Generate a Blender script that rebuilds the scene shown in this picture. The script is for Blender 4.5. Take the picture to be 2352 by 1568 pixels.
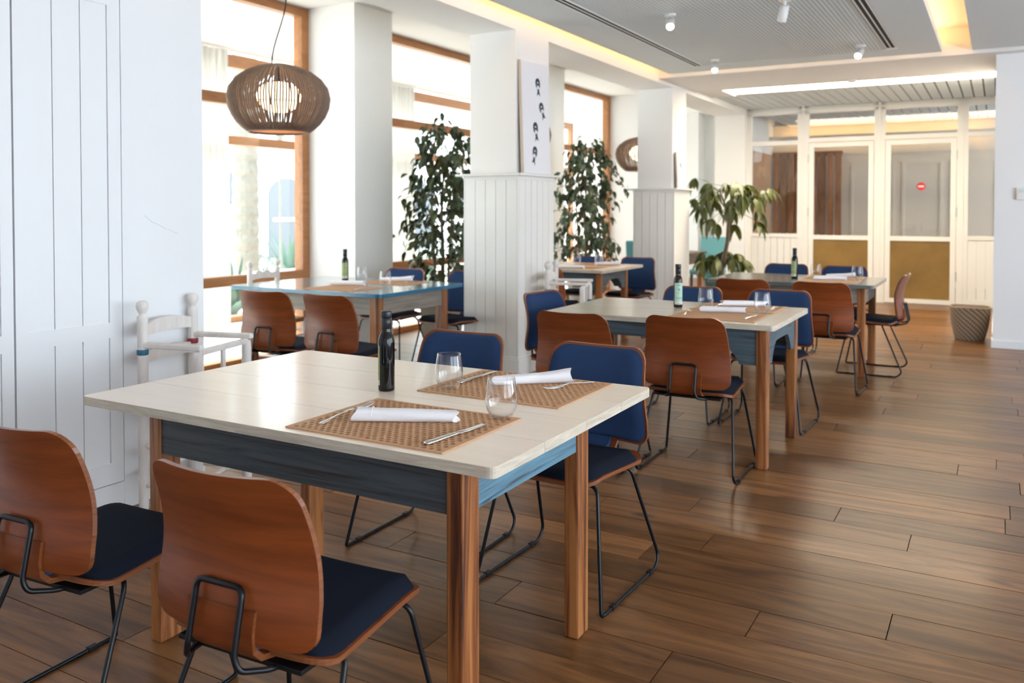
import bpy, math, random
from mathutils import Vector, Matrix

random.seed(7)
S = bpy.context.scene
for o in list(bpy.data.objects):
    bpy.data.objects.remove(o)
C = S.collection
R = math.radians
PI = math.pi

# ------------------------------------------------------------------ camera
cam = bpy.data.cameras.new('camera')
cam_o = bpy.data.objects.new('camera', cam)
C.objects.link(cam_o)
cam.sensor_width = 36.0
cam.lens = 1960.0 * 36.0 / 2352.0
cam.shift_y = -(784.0 - 524.48) / 2352.0
cam.clip_start = 0.05
cam_o.location = (0, 0, 1.36)
cam_o.rotation_euler = (R(90 - 1.3), 0, R(29.7))
cam.dof.use_dof = True
cam.dof.focus_distance = 2.6
cam.dof.aperture_fstop = 3.6
S.camera = cam_o

# ------------------------------------------------------------------ world, sun, exposure
W = bpy.data.worlds.new('daylight')
S.world = W
W.use_nodes = True
wn = W.node_tree.nodes
bg = wn['Background']
bg.inputs[0].default_value = (0.81, 0.905, 1.0, 1)
bg.inputs[1].default_value = 3.0
sun = bpy.data.lights.new('sun', 'SUN')
sun.energy = 5.5
sun.angle = R(1.0)
sun.color = (1.0, 0.93, 0.82)
sun_o = bpy.data.objects.new('sun', sun)
C.objects.link(sun_o)
sun_o.rotation_euler = Vector((0.80, 0.22, -1.0)).to_track_quat('-Z', 'Y').to_euler()

S.view_settings.view_transform = 'Standard'
S.view_settings.look = 'None'
S.view_settings.gamma = 1.0
S.view_settings.use_curve_mapping = False
S.view_settings.exposure = 1.48
S.cycles.use_denoising = True
S.cycles.max_bounces = 10
S.cycles.diffuse_bounces = 6
S.cycles.transparent_max_bounces = 16
S.cycles.sample_clamp_indirect = 6.0
S.cycles.caustics_refractive = True

# ------------------------------------------------------------------ materials
M = {}

def new_mat(name):
    m = bpy.data.materials.new(name)
    m.use_nodes = True
    nt = m.node_tree
    b = nt.nodes['Principled BSDF']
    M[name] = m
    return m, nt, b

def plain(name, col, rough=0.5, metal=0.0, coat=0.0, spec=0.5, emit=None, estr=0.0, var=0.0, vscale=6.0, bump=0.0, bscale=80.0, sheen=0.0, trans=0.0):
    m, nt, b = new_mat(name)
    N, L = nt.nodes, nt.links
    b.inputs['Base Color'].default_value = (*col, 1)
    b.inputs['Roughness'].default_value = rough
    b.inputs['Metallic'].default_value = metal
    b.inputs['Coat Weight'].default_value = coat
    b.inputs['Coat Roughness'].default_value = 0.15
    b.inputs['Specular IOR Level'].default_value = spec
    b.inputs['Sheen Weight'].default_value = sheen
    if emit:
        b.inputs['Emission Color'].default_value = (*emit, 1)
        b.inputs['Emission Strength'].default_value = estr
    geo = N.new('ShaderNodeNewGeometry')
    if var:
        nz = N.new('ShaderNodeTexNoise'); nz.inputs['Scale'].default_value = vscale; nz.inputs['Detail'].default_value = 4
        L.new(geo.outputs['Position'], nz.inputs['Vector'])
        hv = N.new('ShaderNodeMix'); hv.data_type = 'RGBA'
        hv.inputs[6].default_value = (*[max(0, c * (1 - var)) for c in col], 1)
        hv.inputs[7].default_value = (*[min(1, c * (1 + var)) for c in col], 1)
        L.new(nz.outputs['Fac'], hv.inputs[0])
        L.new(hv.outputs[2], b.inputs['Base Color'])
    if bump:
        n2 = N.new('ShaderNodeTexNoise'); n2.inputs['Scale'].default_value = bscale; n2.inputs['Detail'].default_value = 3
        L.new(geo.outputs['Position'], n2.inputs['Vector'])
        bp = N.new('ShaderNodeBump'); bp.inputs['Strength'].default_value = bump; bp.inputs['Distance'].default_value = 0.01
        L.new(n2.outputs['Fac'], bp.inputs['Height'])
        L.new(bp.outputs['Normal'], b.inputs['Normal'])
    if trans:
        b.inputs['Transmission Weight'].default_value = 0
        tr = N.new('ShaderNodeBsdfTranslucent'); tr.inputs[0].default_value = (*col, 1)
        mx = N.new('ShaderNodeMixShader'); mx.inputs[0].default_value = trans
        L.new(b.outputs[0], mx.inputs[1]); L.new(tr.outputs[0], mx.inputs[2])
        L.new(mx.outputs[0], N['Material Output'].inputs['Surface'])
    return m

def wood(name, c1, c2, grain=(1.5, 20, 20), rough=0.4, coat=0.0, rnd=0.0, bump=0.15, c3=None, dist=1.2, local=False, spec=0.5, pos=(0.25, 0.34, 0.62)):
    """grain: texture scale along world (or local) axes: low along the fibre"""
    m, nt, b = new_mat(name)
    N, L = nt.nodes, nt.links
    if local:
        tc = N.new('ShaderNodeTexCoord'); src = tc.outputs['Object']
    else:
        geo = N.new('ShaderNodeNewGeometry'); src = geo.outputs['Position']
    oi = N.new('ShaderNodeObjectInfo')
    off = N.new('ShaderNodeVectorMath'); off.operation = 'SCALE'
    L.new(oi.outputs['Random'], off.inputs['Scale']); off.inputs[0].default_value = (37.0, 53.0, 29.0)
    add = N.new('ShaderNodeVectorMath'); add.operation = 'ADD'
    L.new(src, add.inputs[0]); L.new(off.outputs[0], add.inputs[1])
    mul = N.new('ShaderNodeVectorMath'); mul.operation = 'MULTIPLY'
    L.new(add.outputs[0], mul.inputs[0]); mul.inputs[1].default_value = grain
    nz = N.new('ShaderNodeTexNoise'); nz.inputs['Scale'].default_value = 1.0; nz.inputs['Detail'].default_value = 6
    nz.inputs['Roughness'].default_value = 0.6; nz.inputs['Distortion'].default_value = dist
    L.new(mul.outputs[0], nz.inputs['Vector'])
    rp = N.new('ShaderNodeValToRGB')
    rp.color_ramp.elements[0].position = pos[1]; rp.color_ramp.elements[0].color = (*c2, 1)
    rp.color_ramp.elements[1].position = pos[2]; rp.color_ramp.elements[1].color = (*c1, 1)
    if c3:
        e = rp.color_ramp.elements.new(pos[0]); e.color = (*c3, 1)
    L.new(nz.outputs['Fac'], rp.inputs['Fac'])
    col = rp.outputs['Color']
    if rnd:
        mr = N.new('ShaderNodeMapRange')
        mr.inputs[3].default_value = 1 - rnd; mr.inputs[4].default_value = 1 + rnd
        L.new(oi.outputs['Random'], mr.inputs[0])
        vm = N.new('ShaderNodeVectorMath'); vm.operation = 'SCALE'
        L.new(col, vm.inputs[0]); L.new(mr.outputs[0], vm.inputs['Scale'])
        col = vm.outputs[0]
    L.new(col, b.inputs['Base Color'])
    b.inputs['Roughness'].default_value = rough
    b.inputs['Coat Weight'].default_value = coat
    b.inputs['Coat Roughness'].default_value = 0.12
    b.inputs['Specular IOR Level'].default_value = spec
    if bump:
        bp = N.new('ShaderNodeBump'); bp.inputs['Strength'].default_value = bump; bp.inputs['Distance'].default_value = 0.004
        L.new(nz.outputs['Fac'], bp.inputs['Height']); L.new(bp.outputs['Normal'], b.inputs['Normal'])
    return m

def thin_glass(name, tint=(1, 1, 1), base=0.04, power=5.0):
    m = bpy.data.materials.new(name); m.use_nodes = True
    nt = m.node_tree; N, L = nt.nodes, nt.links
    N.remove(N['Principled BSDF'])
    t = N.new('ShaderNodeBsdfTransparent'); t.inputs[0].default_value = (*tint, 1)
    g = N.new('ShaderNodeBsdfGlossy'); g.inputs['Roughness'].default_value = 0.01
    lw = N.new('ShaderNodeLayerWeight'); lw.inputs[0].default_value = 0.5
    pw = N.new('ShaderNodeMath'); pw.operation = 'POWER'; pw.inputs[1].default_value = power
    L.new(lw.outputs['Facing'], pw.inputs[0])
    ad = N.new('ShaderNodeMath'); ad.operation = 'MULTIPLY_ADD'; ad.inputs[1].default_value = 0.85; ad.inputs[2].default_value = base; ad.use_clamp = True
    L.new(pw.outputs[0], ad.inputs[0])
    mx = N.new('ShaderNodeMixShader')
    L.new(ad.outputs[0], mx.inputs[0]); L.new(t.outputs[0], mx.inputs[1]); L.new(g.outputs[0], mx.inputs[2])
    L.new(mx.outputs[0], N['Material Output'].inputs['Surface'])
    M[name] = m
    return m

plain('wall_white', (0.80, 0.80, 0.79), 0.7, var=0.02, vscale=1.5, bump=0.03, bscale=60)
plain('paint_white', (0.78, 0.775, 0.75), 0.45, var=0.03, vscale=3)
plain('paint_cool', (0.80, 0.82, 0.84), 0.5, var=0.02, vscale=2)
plain('ceiling_grey', (0.66, 0.72, 0.745), 0.8)
plain('ceiling_white', (0.78, 0.775, 0.76), 0.8)
plain('porch_white', (0.74, 0.73, 0.71), 0.8)
plain('dark_gap', (0.02, 0.02, 0.02), 0.9)
plain('joint_brown', (0.035, 0.018, 0.009), 0.8)
wood('floor_oak', (0.225, 0.100, 0.035), (0.098, 0.040, 0.0145), (1.3, 11, 11), 0.33, coat=0.04, spec=0.27, rnd=0.30, bump=0.10, c3=(0.075, 0.032, 0.014), dist=1.6)
wood('frame_wood', (0.42, 0.180, 0.060), (0.30, 0.115, 0.036), (16, 1.5, 9), 0.45, coat=0.1, bump=0.05)
wood('cherry', (0.230, 0.055, 0.0135), (0.150, 0.033, 0.0085), (2.2, 9, 26), 0.36, coat=0.08, spec=0.36, rnd=0.10, bump=0.0, local=True, dist=0.7)
wood('ply_edge', (0.25, 0.082, 0.026), (0.13, 0.036, 0.012), (3, 3, 160), 0.35, coat=0.2, bump=0.0, local=True)
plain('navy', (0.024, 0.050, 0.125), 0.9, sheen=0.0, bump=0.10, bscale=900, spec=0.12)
plain('navy_shaded', (0.0085, 0.012, 0.022), 0.9, sheen=0.0, bump=0.10, bscale=900, spec=0.12)  # same navy fabric, the shade on the seats put into its colour
plain('black_metal', (0.004, 0.006, 0.009), 0.28, spec=0.30)
plain('black_plastic', (0.006, 0.006, 0.007), 0.5, spec=0.25)
plain('chrome', (0.75, 0.75, 0.76), 0.18, metal=1.0)
plain('steel', (0.72, 0.71, 0.69), 0.16, metal=1.0)
plain('hinge_steel', (0.6, 0.6, 0.6), 0.35, metal=1.0)
wood('cream_top', (0.88, 0.765, 0.635), (0.845, 0.725, 0.59), (1.6, 16, 16), 0.30, coat=0.25, rnd=0.025, bump=0.05)
wood('cream_edge', (0.62, 0.56, 0.46), (0.45, 0.39, 0.31), (5, 5, 60), 0.5, bump=0.1)
wood('sand_top', (0.60, 0.55, 0.475), (0.50, 0.45, 0.38), (2.0, 26, 26), 0.25, coat=0.3, rnd=0.04, bump=0.06)
wood('teal_top', (0.20, 0.30, 0.335), (0.14, 0.235, 0.275), (2.0, 22, 22), 0.16, coat=0.6, bump=0.02)
wood('teal_edge', (0.02, 0.17, 0.30), (0.01, 0.11, 0.22), (4, 4, 40), 0.3, coat=0.3, bump=0.02)
wood('green_top', (0.16, 0.175, 0.165), (0.11, 0.125, 0.12), (2.0, 22, 22), 0.22, coat=0.4, rnd=0.05, bump=0.03)
wood('dusty_apron', (0.080, 0.118, 0.145), (0.050, 0.075, 0.095), (2.2, 2.2, 40), 0.55, bump=0.3, c3=(0.035, 0.05, 0.06), pos=(.36, .42, .6))
wood('blue_apron_shaded', (0.066, 0.077, 0.088), (0.040, 0.046, 0.053), (2.2, 2.2, 55), 0.55, bump=0.35, c3=(0.035, 0.022, 0.022), pos=(.36, .42, .6))  # front of the blue apron, its shade painted in as a darker tone
wood('blue_apron_lit', (0.115, 0.25, 0.335), (0.075, 0.155, 0.215), (2.2, 2.2, 55), 0.5, bump=0.35, c3=(0.035, 0.06, 0.08), pos=(.36, .42, .6))  # side of the same apron, light from the right painted in as brighter blue
wood('grey_apron', (0.33, 0.285, 0.24), (0.20, 0.175, 0.15), (2.5, 2.5, 35), 0.6, bump=0.2, c3=(0.16, 0.11, 0.08))
wood('pine_leg', (0.37, 0.145, 0.042), (0.18, 0.054, 0.015), (22, 22, 1.1), 0.42, coat=0.15, bump=0.15, c3=(0.055, 0.018, 0.008), rnd=0.10, pos=(.37, .44, .60))
wood('white_wood', (0.76, 0.73, 0.70), (0.66, 0.62, 0.59), (9, 9, 4), 0.55, bump=0.1, c3=(0.50, 0.43, 0.37))
wood('rush', (0.42, 0.22, 0.08), (0.25, 0.12, 0.04), (60, 8, 40), 0.8, bump=0.5)
plain('ring_blue', (0.02, 0.13, 0.22), 0.5)
plain('ring_red', (0.30, 0.02, 0.025), 0.5)
plain('napkin', (0.86, 0.85, 0.88), 0.85, bump=0.05, bscale=300)
plain('mat_brown', (0.56, 0.31, 0.16), 0.55, var=0.10, vscale=40)
plain('mat_base', (0.115, 0.047, 0.019), 0.65, var=0.45, vscale=25)
plain('bottle_glass', (0.004, 0.0045, 0.005), 0.05, spec=0.42)
plain('bottle_amber', (0.020, 0.007, 0.002), 0.05, spec=0.42)
plain('cap_black', (0.010, 0.016, 0.024), 0.35)
plain('label_green', (0.36, 0.42, 0.17), 0.6)
plain('label_mint', (0.42, 0.62, 0.50), 0.6)
plain('label_white', (0.75, 0.74, 0.70), 0.6)
plain('ink_dark', (0.02, 0.025, 0.03), 0.6)
plain('ink_blue', (0.022, 0.038, 0.070), 0.7, var=0.6, vscale=70)
plain('art_white', (0.80, 0.79, 0.82), 0.7, var=0.015, vscale=4)
plain('art_edge', (0.62, 0.52, 0.42), 0.7)
plain('rattan', (0.20, 0.130, 0.095), 0.6, var=0.25, vscale=30)
plain('rattan_light', (0.60, 0.34, 0.16), 0.6)
plain('bulb_glow', (1, 0.9, 0.7), 0.5, emit=(1.0, 0.72, 0.42), estr=2.6)
plain('strip_glow', (1, 0.95, 0.85), 0.5, emit=(1.0, 0.86, 0.66), estr=8.0)
plain('cove_glow', (1, 0.8, 0.5), 0.5, emit=(1.0, 0.56, 0.22), estr=13.0)
plain('spot_glow', (1, 0.95, 0.85), 0.5, emit=(1.0, 0.90, 0.75), estr=14.0)
plain('curtain', (0.80, 0.79, 0.77), 0.9, trans=0.42)
plain('ochre_panel', (0.27, 0.165, 0.050), 0.42, metal=0.2, var=0.45, vscale=3.0)
plain('basket_weave', (0.36, 0.29, 0.215), 0.8)
plain('leaf_dark', (0.045, 0.078, 0.036), 0.32, spec=0.6, trans=0.14)
plain('leaf_mid', (0.085, 0.108, 0.040), 0.34, spec=0.6, trans=0.18)
plain('leaf_lime', (0.120, 0.140, 0.028), 0.36, spec=0.6, trans=0.22)
plain('leaf_yellow', (0.70, 0.38, 0.03), 0.5, trans=0.2)
plain('bark', (0.16, 0.115, 0.085), 0.85, var=0.3, vscale=30, bump=0.4)
plain('pot_sage', (0.50, 0.50, 0.42), 0.7)
plain('pot_teal', (0.08, 0.26, 0.27), 0.4)
plain('soil', (0.03, 0.02, 0.012), 0.95)
plain('teal_fabric', (0.12, 0.33, 0.36), 0.85, sheen=0.3)
wood('dark_wood', (0.10, 0.06, 0.035), (0.06, 0.035, 0.02), (3, 20, 20), 0.4)
wood('mural_wood', (0.36, 0.16, 0.065), (0.20, 0.075, 0.028), (6, 6, 1.4), 0.6, rnd=0.3, bump=0.05)
plain('mural_peach', (0.50, 0.30, 0.18), 0.7, var=0.15, vscale=3)
plain('room_beige', (0.74, 0.66, 0.56), 0.7, var=0.02)
plain('sign_red', (0.50, 0.012, 0.03), 0.5)
plain('stone_pale', (0.78, 0.74, 0.68), 0.9, var=0.06, vscale=1.5)
plain('plaster_sun', (0.62, 0.60, 0.57), 0.9)
plain('arch_blue', (0.105, 0.115, 0.13), 0.6)
plain('trunk_palm', (0.19, 0.175, 0.15), 0.95, var=0.3, vscale=10)
plain('garden_green', (0.11, 0.20, 0.16), 0.6, trans=0.2)
plain('plastic_white', (0.80, 0.80, 0.79), 0.4)
thin_glass('pane_glass', (0.97, 0.985, 0.98), 0.03)
thin_glass('pane_clear', (0.985, 0.99, 0.99), 0.0)
thin_glass('drink_glass', (0.99, 0.99, 0.99), 0.03, 2.4)

# knots and dark streaks in the oak
m = M['floor_oak']; nt = m.node_tree; N, L = nt.nodes, nt.links; b = N['Principled BSDF']
src = b.inputs['Base Color'].links[0].from_socket
geo = N.new('ShaderNodeNewGeometry'); mp = N.new('ShaderNodeVectorMath'); mp.operation = 'MULTIPLY'; mp.inputs[1].default_value = (1.15, 2.6, 1.0)
L.new(geo.outputs['Position'], mp.inputs[0])
vo = N.new('ShaderNodeTexVoronoi'); vo.inputs['Scale'].default_value = 1.0; L.new(mp.outputs[0], vo.inputs['Vector'])
mr = N.new('ShaderNodeMapRange'); mr.inputs[1].default_value = 0.025; mr.inputs[2].default_value = 0.085; mr.inputs[3].default_value = 0.25; mr.inputs[4].default_value = 1.0
L.new(vo.outputs['Distance'], mr.inputs[0])
vm = N.new('ShaderNodeVectorMath'); vm.operation = 'SCALE'; L.new(src, vm.inputs[0]); L.new(mr.outputs[0], vm.inputs['Scale'])
L.new(vm.outputs[0], b.inputs['Base Color'])

# ribbed ceiling: fine lines along Y
m, nt, b = new_mat('ceiling_ribbed')
N, L = nt.nodes, nt.links
geo = N.new('ShaderNodeNewGeometry')
sp = N.new('ShaderNodeSeparateXYZ'); L.new(geo.outputs['Position'], sp.inputs[0])
mu = N.new('ShaderNodeMath'); mu.operation = 'MULTIPLY'; mu.inputs[1].default_value = 2 * PI / 0.032
L.new(sp.outputs['X'], mu.inputs[0])
sn = N.new('ShaderNodeMath'); sn.operation = 'SINE'; L.new(mu.outputs[0], sn.inputs[0])
mr = N.new('ShaderNodeMapRange'); mr.inputs[1].default_value = -1; mr.inputs[2].default_value = 1
L.new(sn.outputs[0], mr.inputs[0])
rp = N.new('ShaderNodeValToRGB')
rp.color_ramp.elements[0].position = 0.05; rp.color_ramp.elements[0].color = (0.46, 0.505, 0.525, 1)
rp.color_ramp.elements[1].position = 0.55; rp.color_ramp.elements[1].color = (0.66, 0.72, 0.745, 1)
L.new(mr.outputs[0], rp.inputs[0]); L.new(rp.outputs[0], b.inputs['Base Color'])
bp = N.new('ShaderNodeBump'); bp.inputs['Strength'].default_value = 0.5; bp.inputs['Distance'].default_value = 0.006
L.new(mr.outputs[0], bp.inputs['Height']); L.new(bp.outputs['Normal'], b.inputs['Normal'])
b.inputs['Roughness'].default_value = 0.8

# ------------------------------------------------------------------ mesh builder
class MB:
    def __init__(self):
        self.v = []; self.f = []; self.mi = []; self.sm = []
    def add(self, vs, fs, mi=0, smooth=False):
        o = len(self.v)
        self.v += [tuple(p) for p in vs]
        for q in fs:
            self.f.append(tuple(i + o for i in q)); self.mi.append(mi); self.sm.append(smooth)
    def box(self, x0, x1, y0, y1, z0, z1, mi=0, mat=None):
        vs = [(x0, y0, z0), (x1, y0, z0), (x1, y1, z0), (x0, y1, z0), (x0, y0, z1), (x1, y0, z1), (x1, y1, z1), (x0, y1, z1)]
        if mat: vs = [mat @ Vector(p) for p in vs]
        self.add(vs, [(0, 3, 2, 1), (4, 5, 6, 7), (0, 1, 5, 4), (1, 2, 6, 5), (2, 3, 7, 6), (3, 0, 4, 7)], mi)
        return self
    def prism(self, poly, axis, a, b, mi=0, mi_cap=None, smooth=False):
        """poly: 2D points; extruded along axis 'x','y','z' from a to b"""
        n = len(poly)
        def P(p, t):
            if axis == 'z': return (p[0], p[1], t)
            if axis == 'y': return (p[0], t, p[1])
            return (t, p[0], p[1])
        vs = [P(p, a) for p in poly] + [P(p, b) for p in poly]
        self.add(vs, [(i, (i + 1) % n, n + (i + 1) % n, n + i) for i in range(n)], mi, smooth)
        self.add(vs, [tuple(range(n - 1, -1, -1)), tuple(range(n, 2 * n))], mi if mi_cap is None else mi_cap)
        return self
    def tube(self, pts, r, seg=8, mi=0, cap=True, closed=False):
        pts = [Vector(p) for p in pts]
        n = len(pts)
        rs = r if isinstance(r, (list, tuple)) else [r] * n
        up = None
        rings = []
        for i, p in enumerate(pts):
            if closed:
                t = (pts[(i + 1) % n] - pts[i - 1]).normalized()
            else:
                t = (pts[min(i + 1, n - 1)] - pts[max(i - 1, 0)]).normalized()
            if up is None:
                a = Vector((0, 0, 1)) if abs(t.z) < 0.9 else Vector((1, 0, 0))
                up = (a - t * a.dot(t)).normalized()
            else:
                up = (up - t * up.dot(t))
                if up.length < 1e-5:
                    a = Vector((0, 0, 1)) if abs(t.z) < 0.9 else Vector((1, 0, 0)); up = a - t * a.dot(t)
                up.normalize()
            sd = t.cross(up)
            rings.append([p + (up * math.cos(2 * PI * k / seg) + sd * math.sin(2 * PI * k / seg)) * rs[i] for k in range(seg)])
        vs = [q for rg in rings for q in rg]
        fs = []
        m_ = n if closed else n - 1
        for i in range(m_):
            j = (i + 1) % n
            for k in range(seg):
                k2 = (k + 1) % seg
                fs.append((i * seg + k, i * seg + k2, j * seg + k2, j * seg + k))
        self.add(vs, fs, mi, True)
        if cap and not closed:
            self.add(vs, [tuple(range(seg - 1, -1, -1)), tuple(range((n - 1) * seg, n * seg))], mi)
        return self
    def lathe(self, prof, seg=20, mi=0, cx=0, cy=0, cz=0, smooth=True, mi_f=None):
        n = len(prof)
        vs = []
        for (r, z) in prof:
            for k in range(seg):
                a = 2 * PI * k / seg
                vs.append((cx + r * math.cos(a), cy + r * math.sin(a), cz + z))
        o = len(self.v); self.v += vs
        for i in range(n - 1):
            for k in range(seg):
                k2 = (k + 1) % seg
                self.f.append((o + i * seg + k, o + i * seg + k2, o + (i + 1) * seg + k2, o + (i + 1) * seg + k))
                self.mi.append(mi if mi_f is None else mi_f(i, k)); self.sm.append(smooth)
        if prof[0][0] > 1e-6:
            self.f.append(tuple(o + k for k in range(seg - 1, -1, -1))); self.mi.append(mi); self.sm.append(False)
        if prof[-1][0] > 1e-6:
            self.f.append(tuple(o + (n - 1) * seg + k for k in range(seg))); self.mi.append(mi); self.sm.append(False)
        return self
    def patch(self, front, back, mi=0, mi_edge=None, smooth=True):
        """two grids (rows of points) of equal size, closed round the edge"""
        nr, nc = len(front), len(front[0])
        o = nr * nc
        vs = [p for r_ in front for p in r_] + [p for r_ in back for p in r_]
        fs = []
        for i in range(nr - 1):
            for j in range(nc - 1):
                a = i * nc + j
                fs.append((a, a + 1, a + nc + 1, a + nc))
                fs.append((o + a, o + a + nc, o + a + nc + 1, o + a + 1))
        self.add(vs, fs, mi, smooth)
        ring = [j for j in range(nc)] + [i * nc + nc - 1 for i in range(1, nr)] + [(nr - 1) * nc + j for j in range(nc - 2, -1, -1)] + [i * nc for i in range(nr - 2, 0, -1)]
        n = len(ring)
        self.add(vs, [(ring[i], o + ring[i], o + ring[(i + 1) % n], ring[(i + 1) % n]) for i in range(n)], mi if mi_edge is None else mi_edge, False)
        return self
    def mesh(self, name, mats):
        me = bpy.data.meshes.new(name)
        me.from_pydata(self.v, [], self.f)
        for mm in ([mats] if isinstance(mats, str) else mats):
            me.materials.append(M[mm])
        me.polygons.foreach_set('material_index', self.mi)
        me.polygons.foreach_set('use_smooth', self.sm)
        me.update()
        return me
    def build(self, name, mats, parent=None, bevel=0.0, seg=2, weld=False):
        me = self.mesh(name, mats)
        return link(name, me, parent, bevel, seg)

def link(name, me, parent=None, bevel=0.0, seg=2):
    o = bpy.data.objects.new(name, me)
    C.objects.link(o)
    if parent is not None: o.parent = parent
    if bevel:
        bv = o.modifiers.new('bevel', 'BEVEL'); bv.width = bevel; bv.segments = seg; bv.limit_method = 'ANGLE'; bv.angle_limit = R(40)
        bv.harden_normals = False
    return o

def empty(name, loc=(0, 0, 0), rz=0.0):
    o = bpy.data.objects.new(name, None)
    C.objects.link(o); o.location = loc; o.rotation_euler = (0, 0, rz)
    o.empty_display_size = 0.1
    return o

def tag(o, label, cat, group=None, kind=None):
    o['label'] = label; o['category'] = cat
    if group: o['group'] = group
    if kind: o['kind'] = kind
    return o

def struct(o, label=None, cat=None):
    o['kind'] = 'structure'
    if label: o['label'] = label
    if cat: o['category'] = cat
    return o

def copy_tree(o, parent=None):
    c = o.copy(); C.objects.link(c); c.parent = parent
    for ch in list(o.children): copy_tree(ch, c)
    return c

UNIT = {}
def unit_box(mat):
    if mat not in UNIT:
        UNIT[mat] = MB().box(-.5, .5, -.5, .5, -.5, .5).mesh('unit_' + mat, mat)
    return UNIT[mat]

def piece(name, mat, x0, x1, y0, y1, z0, z1, parent=None, bevel=0.0):
    o = bpy.data.objects.new(name, unit_box(mat)); C.objects.link(o)
    o.location = ((x0 + x1) / 2, (y0 + y1) / 2, (z0 + z1) / 2); o.scale = (x1 - x0, y1 - y0, z1 - z0)
    if parent is not None: o.parent = parent
    return o

def arc_path(pts, rad=0.03, n=5):
    """round the corners of a polyline"""
    pts = [Vector(p) for p in pts]
    out = [pts[0]]
    for i in range(1, len(pts) - 1):
        a, p, c = pts[i - 1], pts[i], pts[i + 1]
        d1 = (a - p); d2 = (c - p)
        r = min(rad, d1.length * 0.45, d2.length * 0.45)
        p1 = p + d1.normalized() * r; p2 = p + d2.normalized() * r
        for k in range(n + 1):
            t = k / n
            out.append(p1 * (1 - t) ** 2 + p * 2 * t * (1 - t) + p2 * t * t)
    out.append(pts[-1])
    return out

def round_rect(x0, x1, y0, y1, r, n=4, corners=(1, 1, 1, 1)):
    """counter-clockwise outline; corners: (x0y0, x1y0, x1y1, x0y1)"""
    out = []
    for (cx, cy, a0, on, px, py) in ((x0 + r, y0 + r, PI, corners[0], x0, y0), (x1 - r, y0 + r, 1.5 * PI, corners[1], x1, y0),
                                     (x1 - r, y1 - r, 0, corners[2], x1, y1), (x0 + r, y1 - r, .5 * PI, corners[3], x0, y1)):
        if on:
            for k in range(n + 1):
                a = a0 + .5 * PI * k / n
                out.append((cx + r * math.cos(a), cy + r * math.sin(a)))
        else:
            out.append((px, py))
    return out

# ------------------------------------------------------------------ floor
PITCH, YAW, FPX, CY = R(-1.3), R(29.7), 1960.0, 524.48
def project(p):
    F0 = Vector((-math.sin(YAW), math.cos(YAW), 0)); Rt = Vector((math.cos(YAW), math.sin(YAW), 0)); U0 = Vector((0, 0, 1))
    F = F0 * math.cos(PITCH) + U0 * math.sin(PITCH); U = U0 * math.cos(PITCH) - F0 * math.sin(PITCH)
    v = Vector(p) - Vector((0, 0, 1.36)); z = v.dot(F)
    if z < 0.1: return None
    return 1176 + FPX * v.dot(Rt) / z, CY - FPX * v.dot(U) / z, z

floor = struct(MB().box(-5.8, 4.6, -3.6, 16.8, -0.06, -0.012).build('floor', 'joint_brown'))
planks = []
rp_ = random.Random(11)
yrow = -3.5
while yrow < 16.7:
    x = -5.78 - rp_.random() * 1.6
    while x < 4.5:
        ln = rp_.choice((1.15, 1.4, 1.7, 1.95, 0.85)) * (0.92 + 0.16 * rp_.random())
        planks.append((max(x, -5.78), min(x + ln, 4.55), yrow, yrow + 0.2))
        x += ln
    yrow += 0.2
seen, rest = [], []
for p in planks:
    if p[1] - p[0] < 0.05: continue
    best = None
    for fx in (0.05, 0.5, 0.95):
        q = project((p[0] + (p[1] - p[0]) * fx, (p[2] + p[3]) / 2, 0))
        if q and -40 < q[0] < 2392 and 480 < q[1] < 1640:
            best = q[2] if best is None else min(best, q[2])
    (seen if best is not None and p[3] < 13.5 else rest).append((best or 99, p))
seen.sort()
rest += seen[296:]
seen = seen[:296]
for _, p in seen:
    h = rp_.uniform(-0.0006, 0.0006)
    piece('plank', 'floor_oak', p[0] + .0018, p[1] - .0018, p[2] + .0018, p[3] - .0018, -0.014, h, floor)
mb = MB()
for _, p in rest:
    mb.box(p[0] + .0012, p[1] - .0012, p[2] + .0014, p[3] - .0014, -0.014, 0)
o = mb.build('remaining_planks', 'floor_oak', floor); o['kind'] = 'stuff'
fp = struct(MB().box(-8.1, -5.8, -2, 18.2, -0.06, 0.0).build('floor_porch', 'porch_white'))

# ------------------------------------------------------------------ walls
XL = -3.45
wall_left = struct(MB().box(-3.9, XL, -3.6, 2.935, 0, 3.3).build('wall_left', 'paint_cool'))
# panelled cupboard doors set into the left wall
def panel_door(name, y0, y1, boards, label):
    d = struct(empty(name, (0, 0, 0)))
    xf = XL + 0.016
    def fr(y0_, y1_, z0, z1, n='frame'):
        piece(n, 'paint_cool', XL, xf, y0_, y1_, z0, z1, d)
    ya, yb = boards[0], boards[-1]
    fr(y0 + .002, ya, .13, 3.0, 'stile'); fr(yb, y1 - .002, .13, 3.0, 'stile')
    fr(ya, yb, .13, .225, 'rail'); fr(ya, yb, .785, .855, 'rail'); fr(ya, yb, 2.262, 3.0, 'rail')
    for i in range(len(boards) - 1):
        for z0, z1 in ((.225, .785), (.855, 2.262)):
            piece('board', 'paint_cool', XL, xf - .006, boards[i] + .002, boards[i + 1] - .002, z0, z1, d)
    piece('gap_shadow', 'dark_gap', XL - .004, XL + .0015, y0 - .002, y1 + .002, .12, 3.0, d)
    return d
panel_door('door_1', 1.985, 2.470, [2.034, 2.154, 2.280, 2.406], '')
panel_door('door_2', 1.40, 1.981, [1.46, 1.58, 1.70, 1.82, 1.93], '')
struct(MB().box(XL, XL + .013, 2.474, 2.545, 0, 3.0).build('trim_1', 'paint_cool'))
struct(MB().box(XL, XL + .010, 1.3, 2.474, 0, .125).build('baseboard_left', 'paint_cool'))
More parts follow.
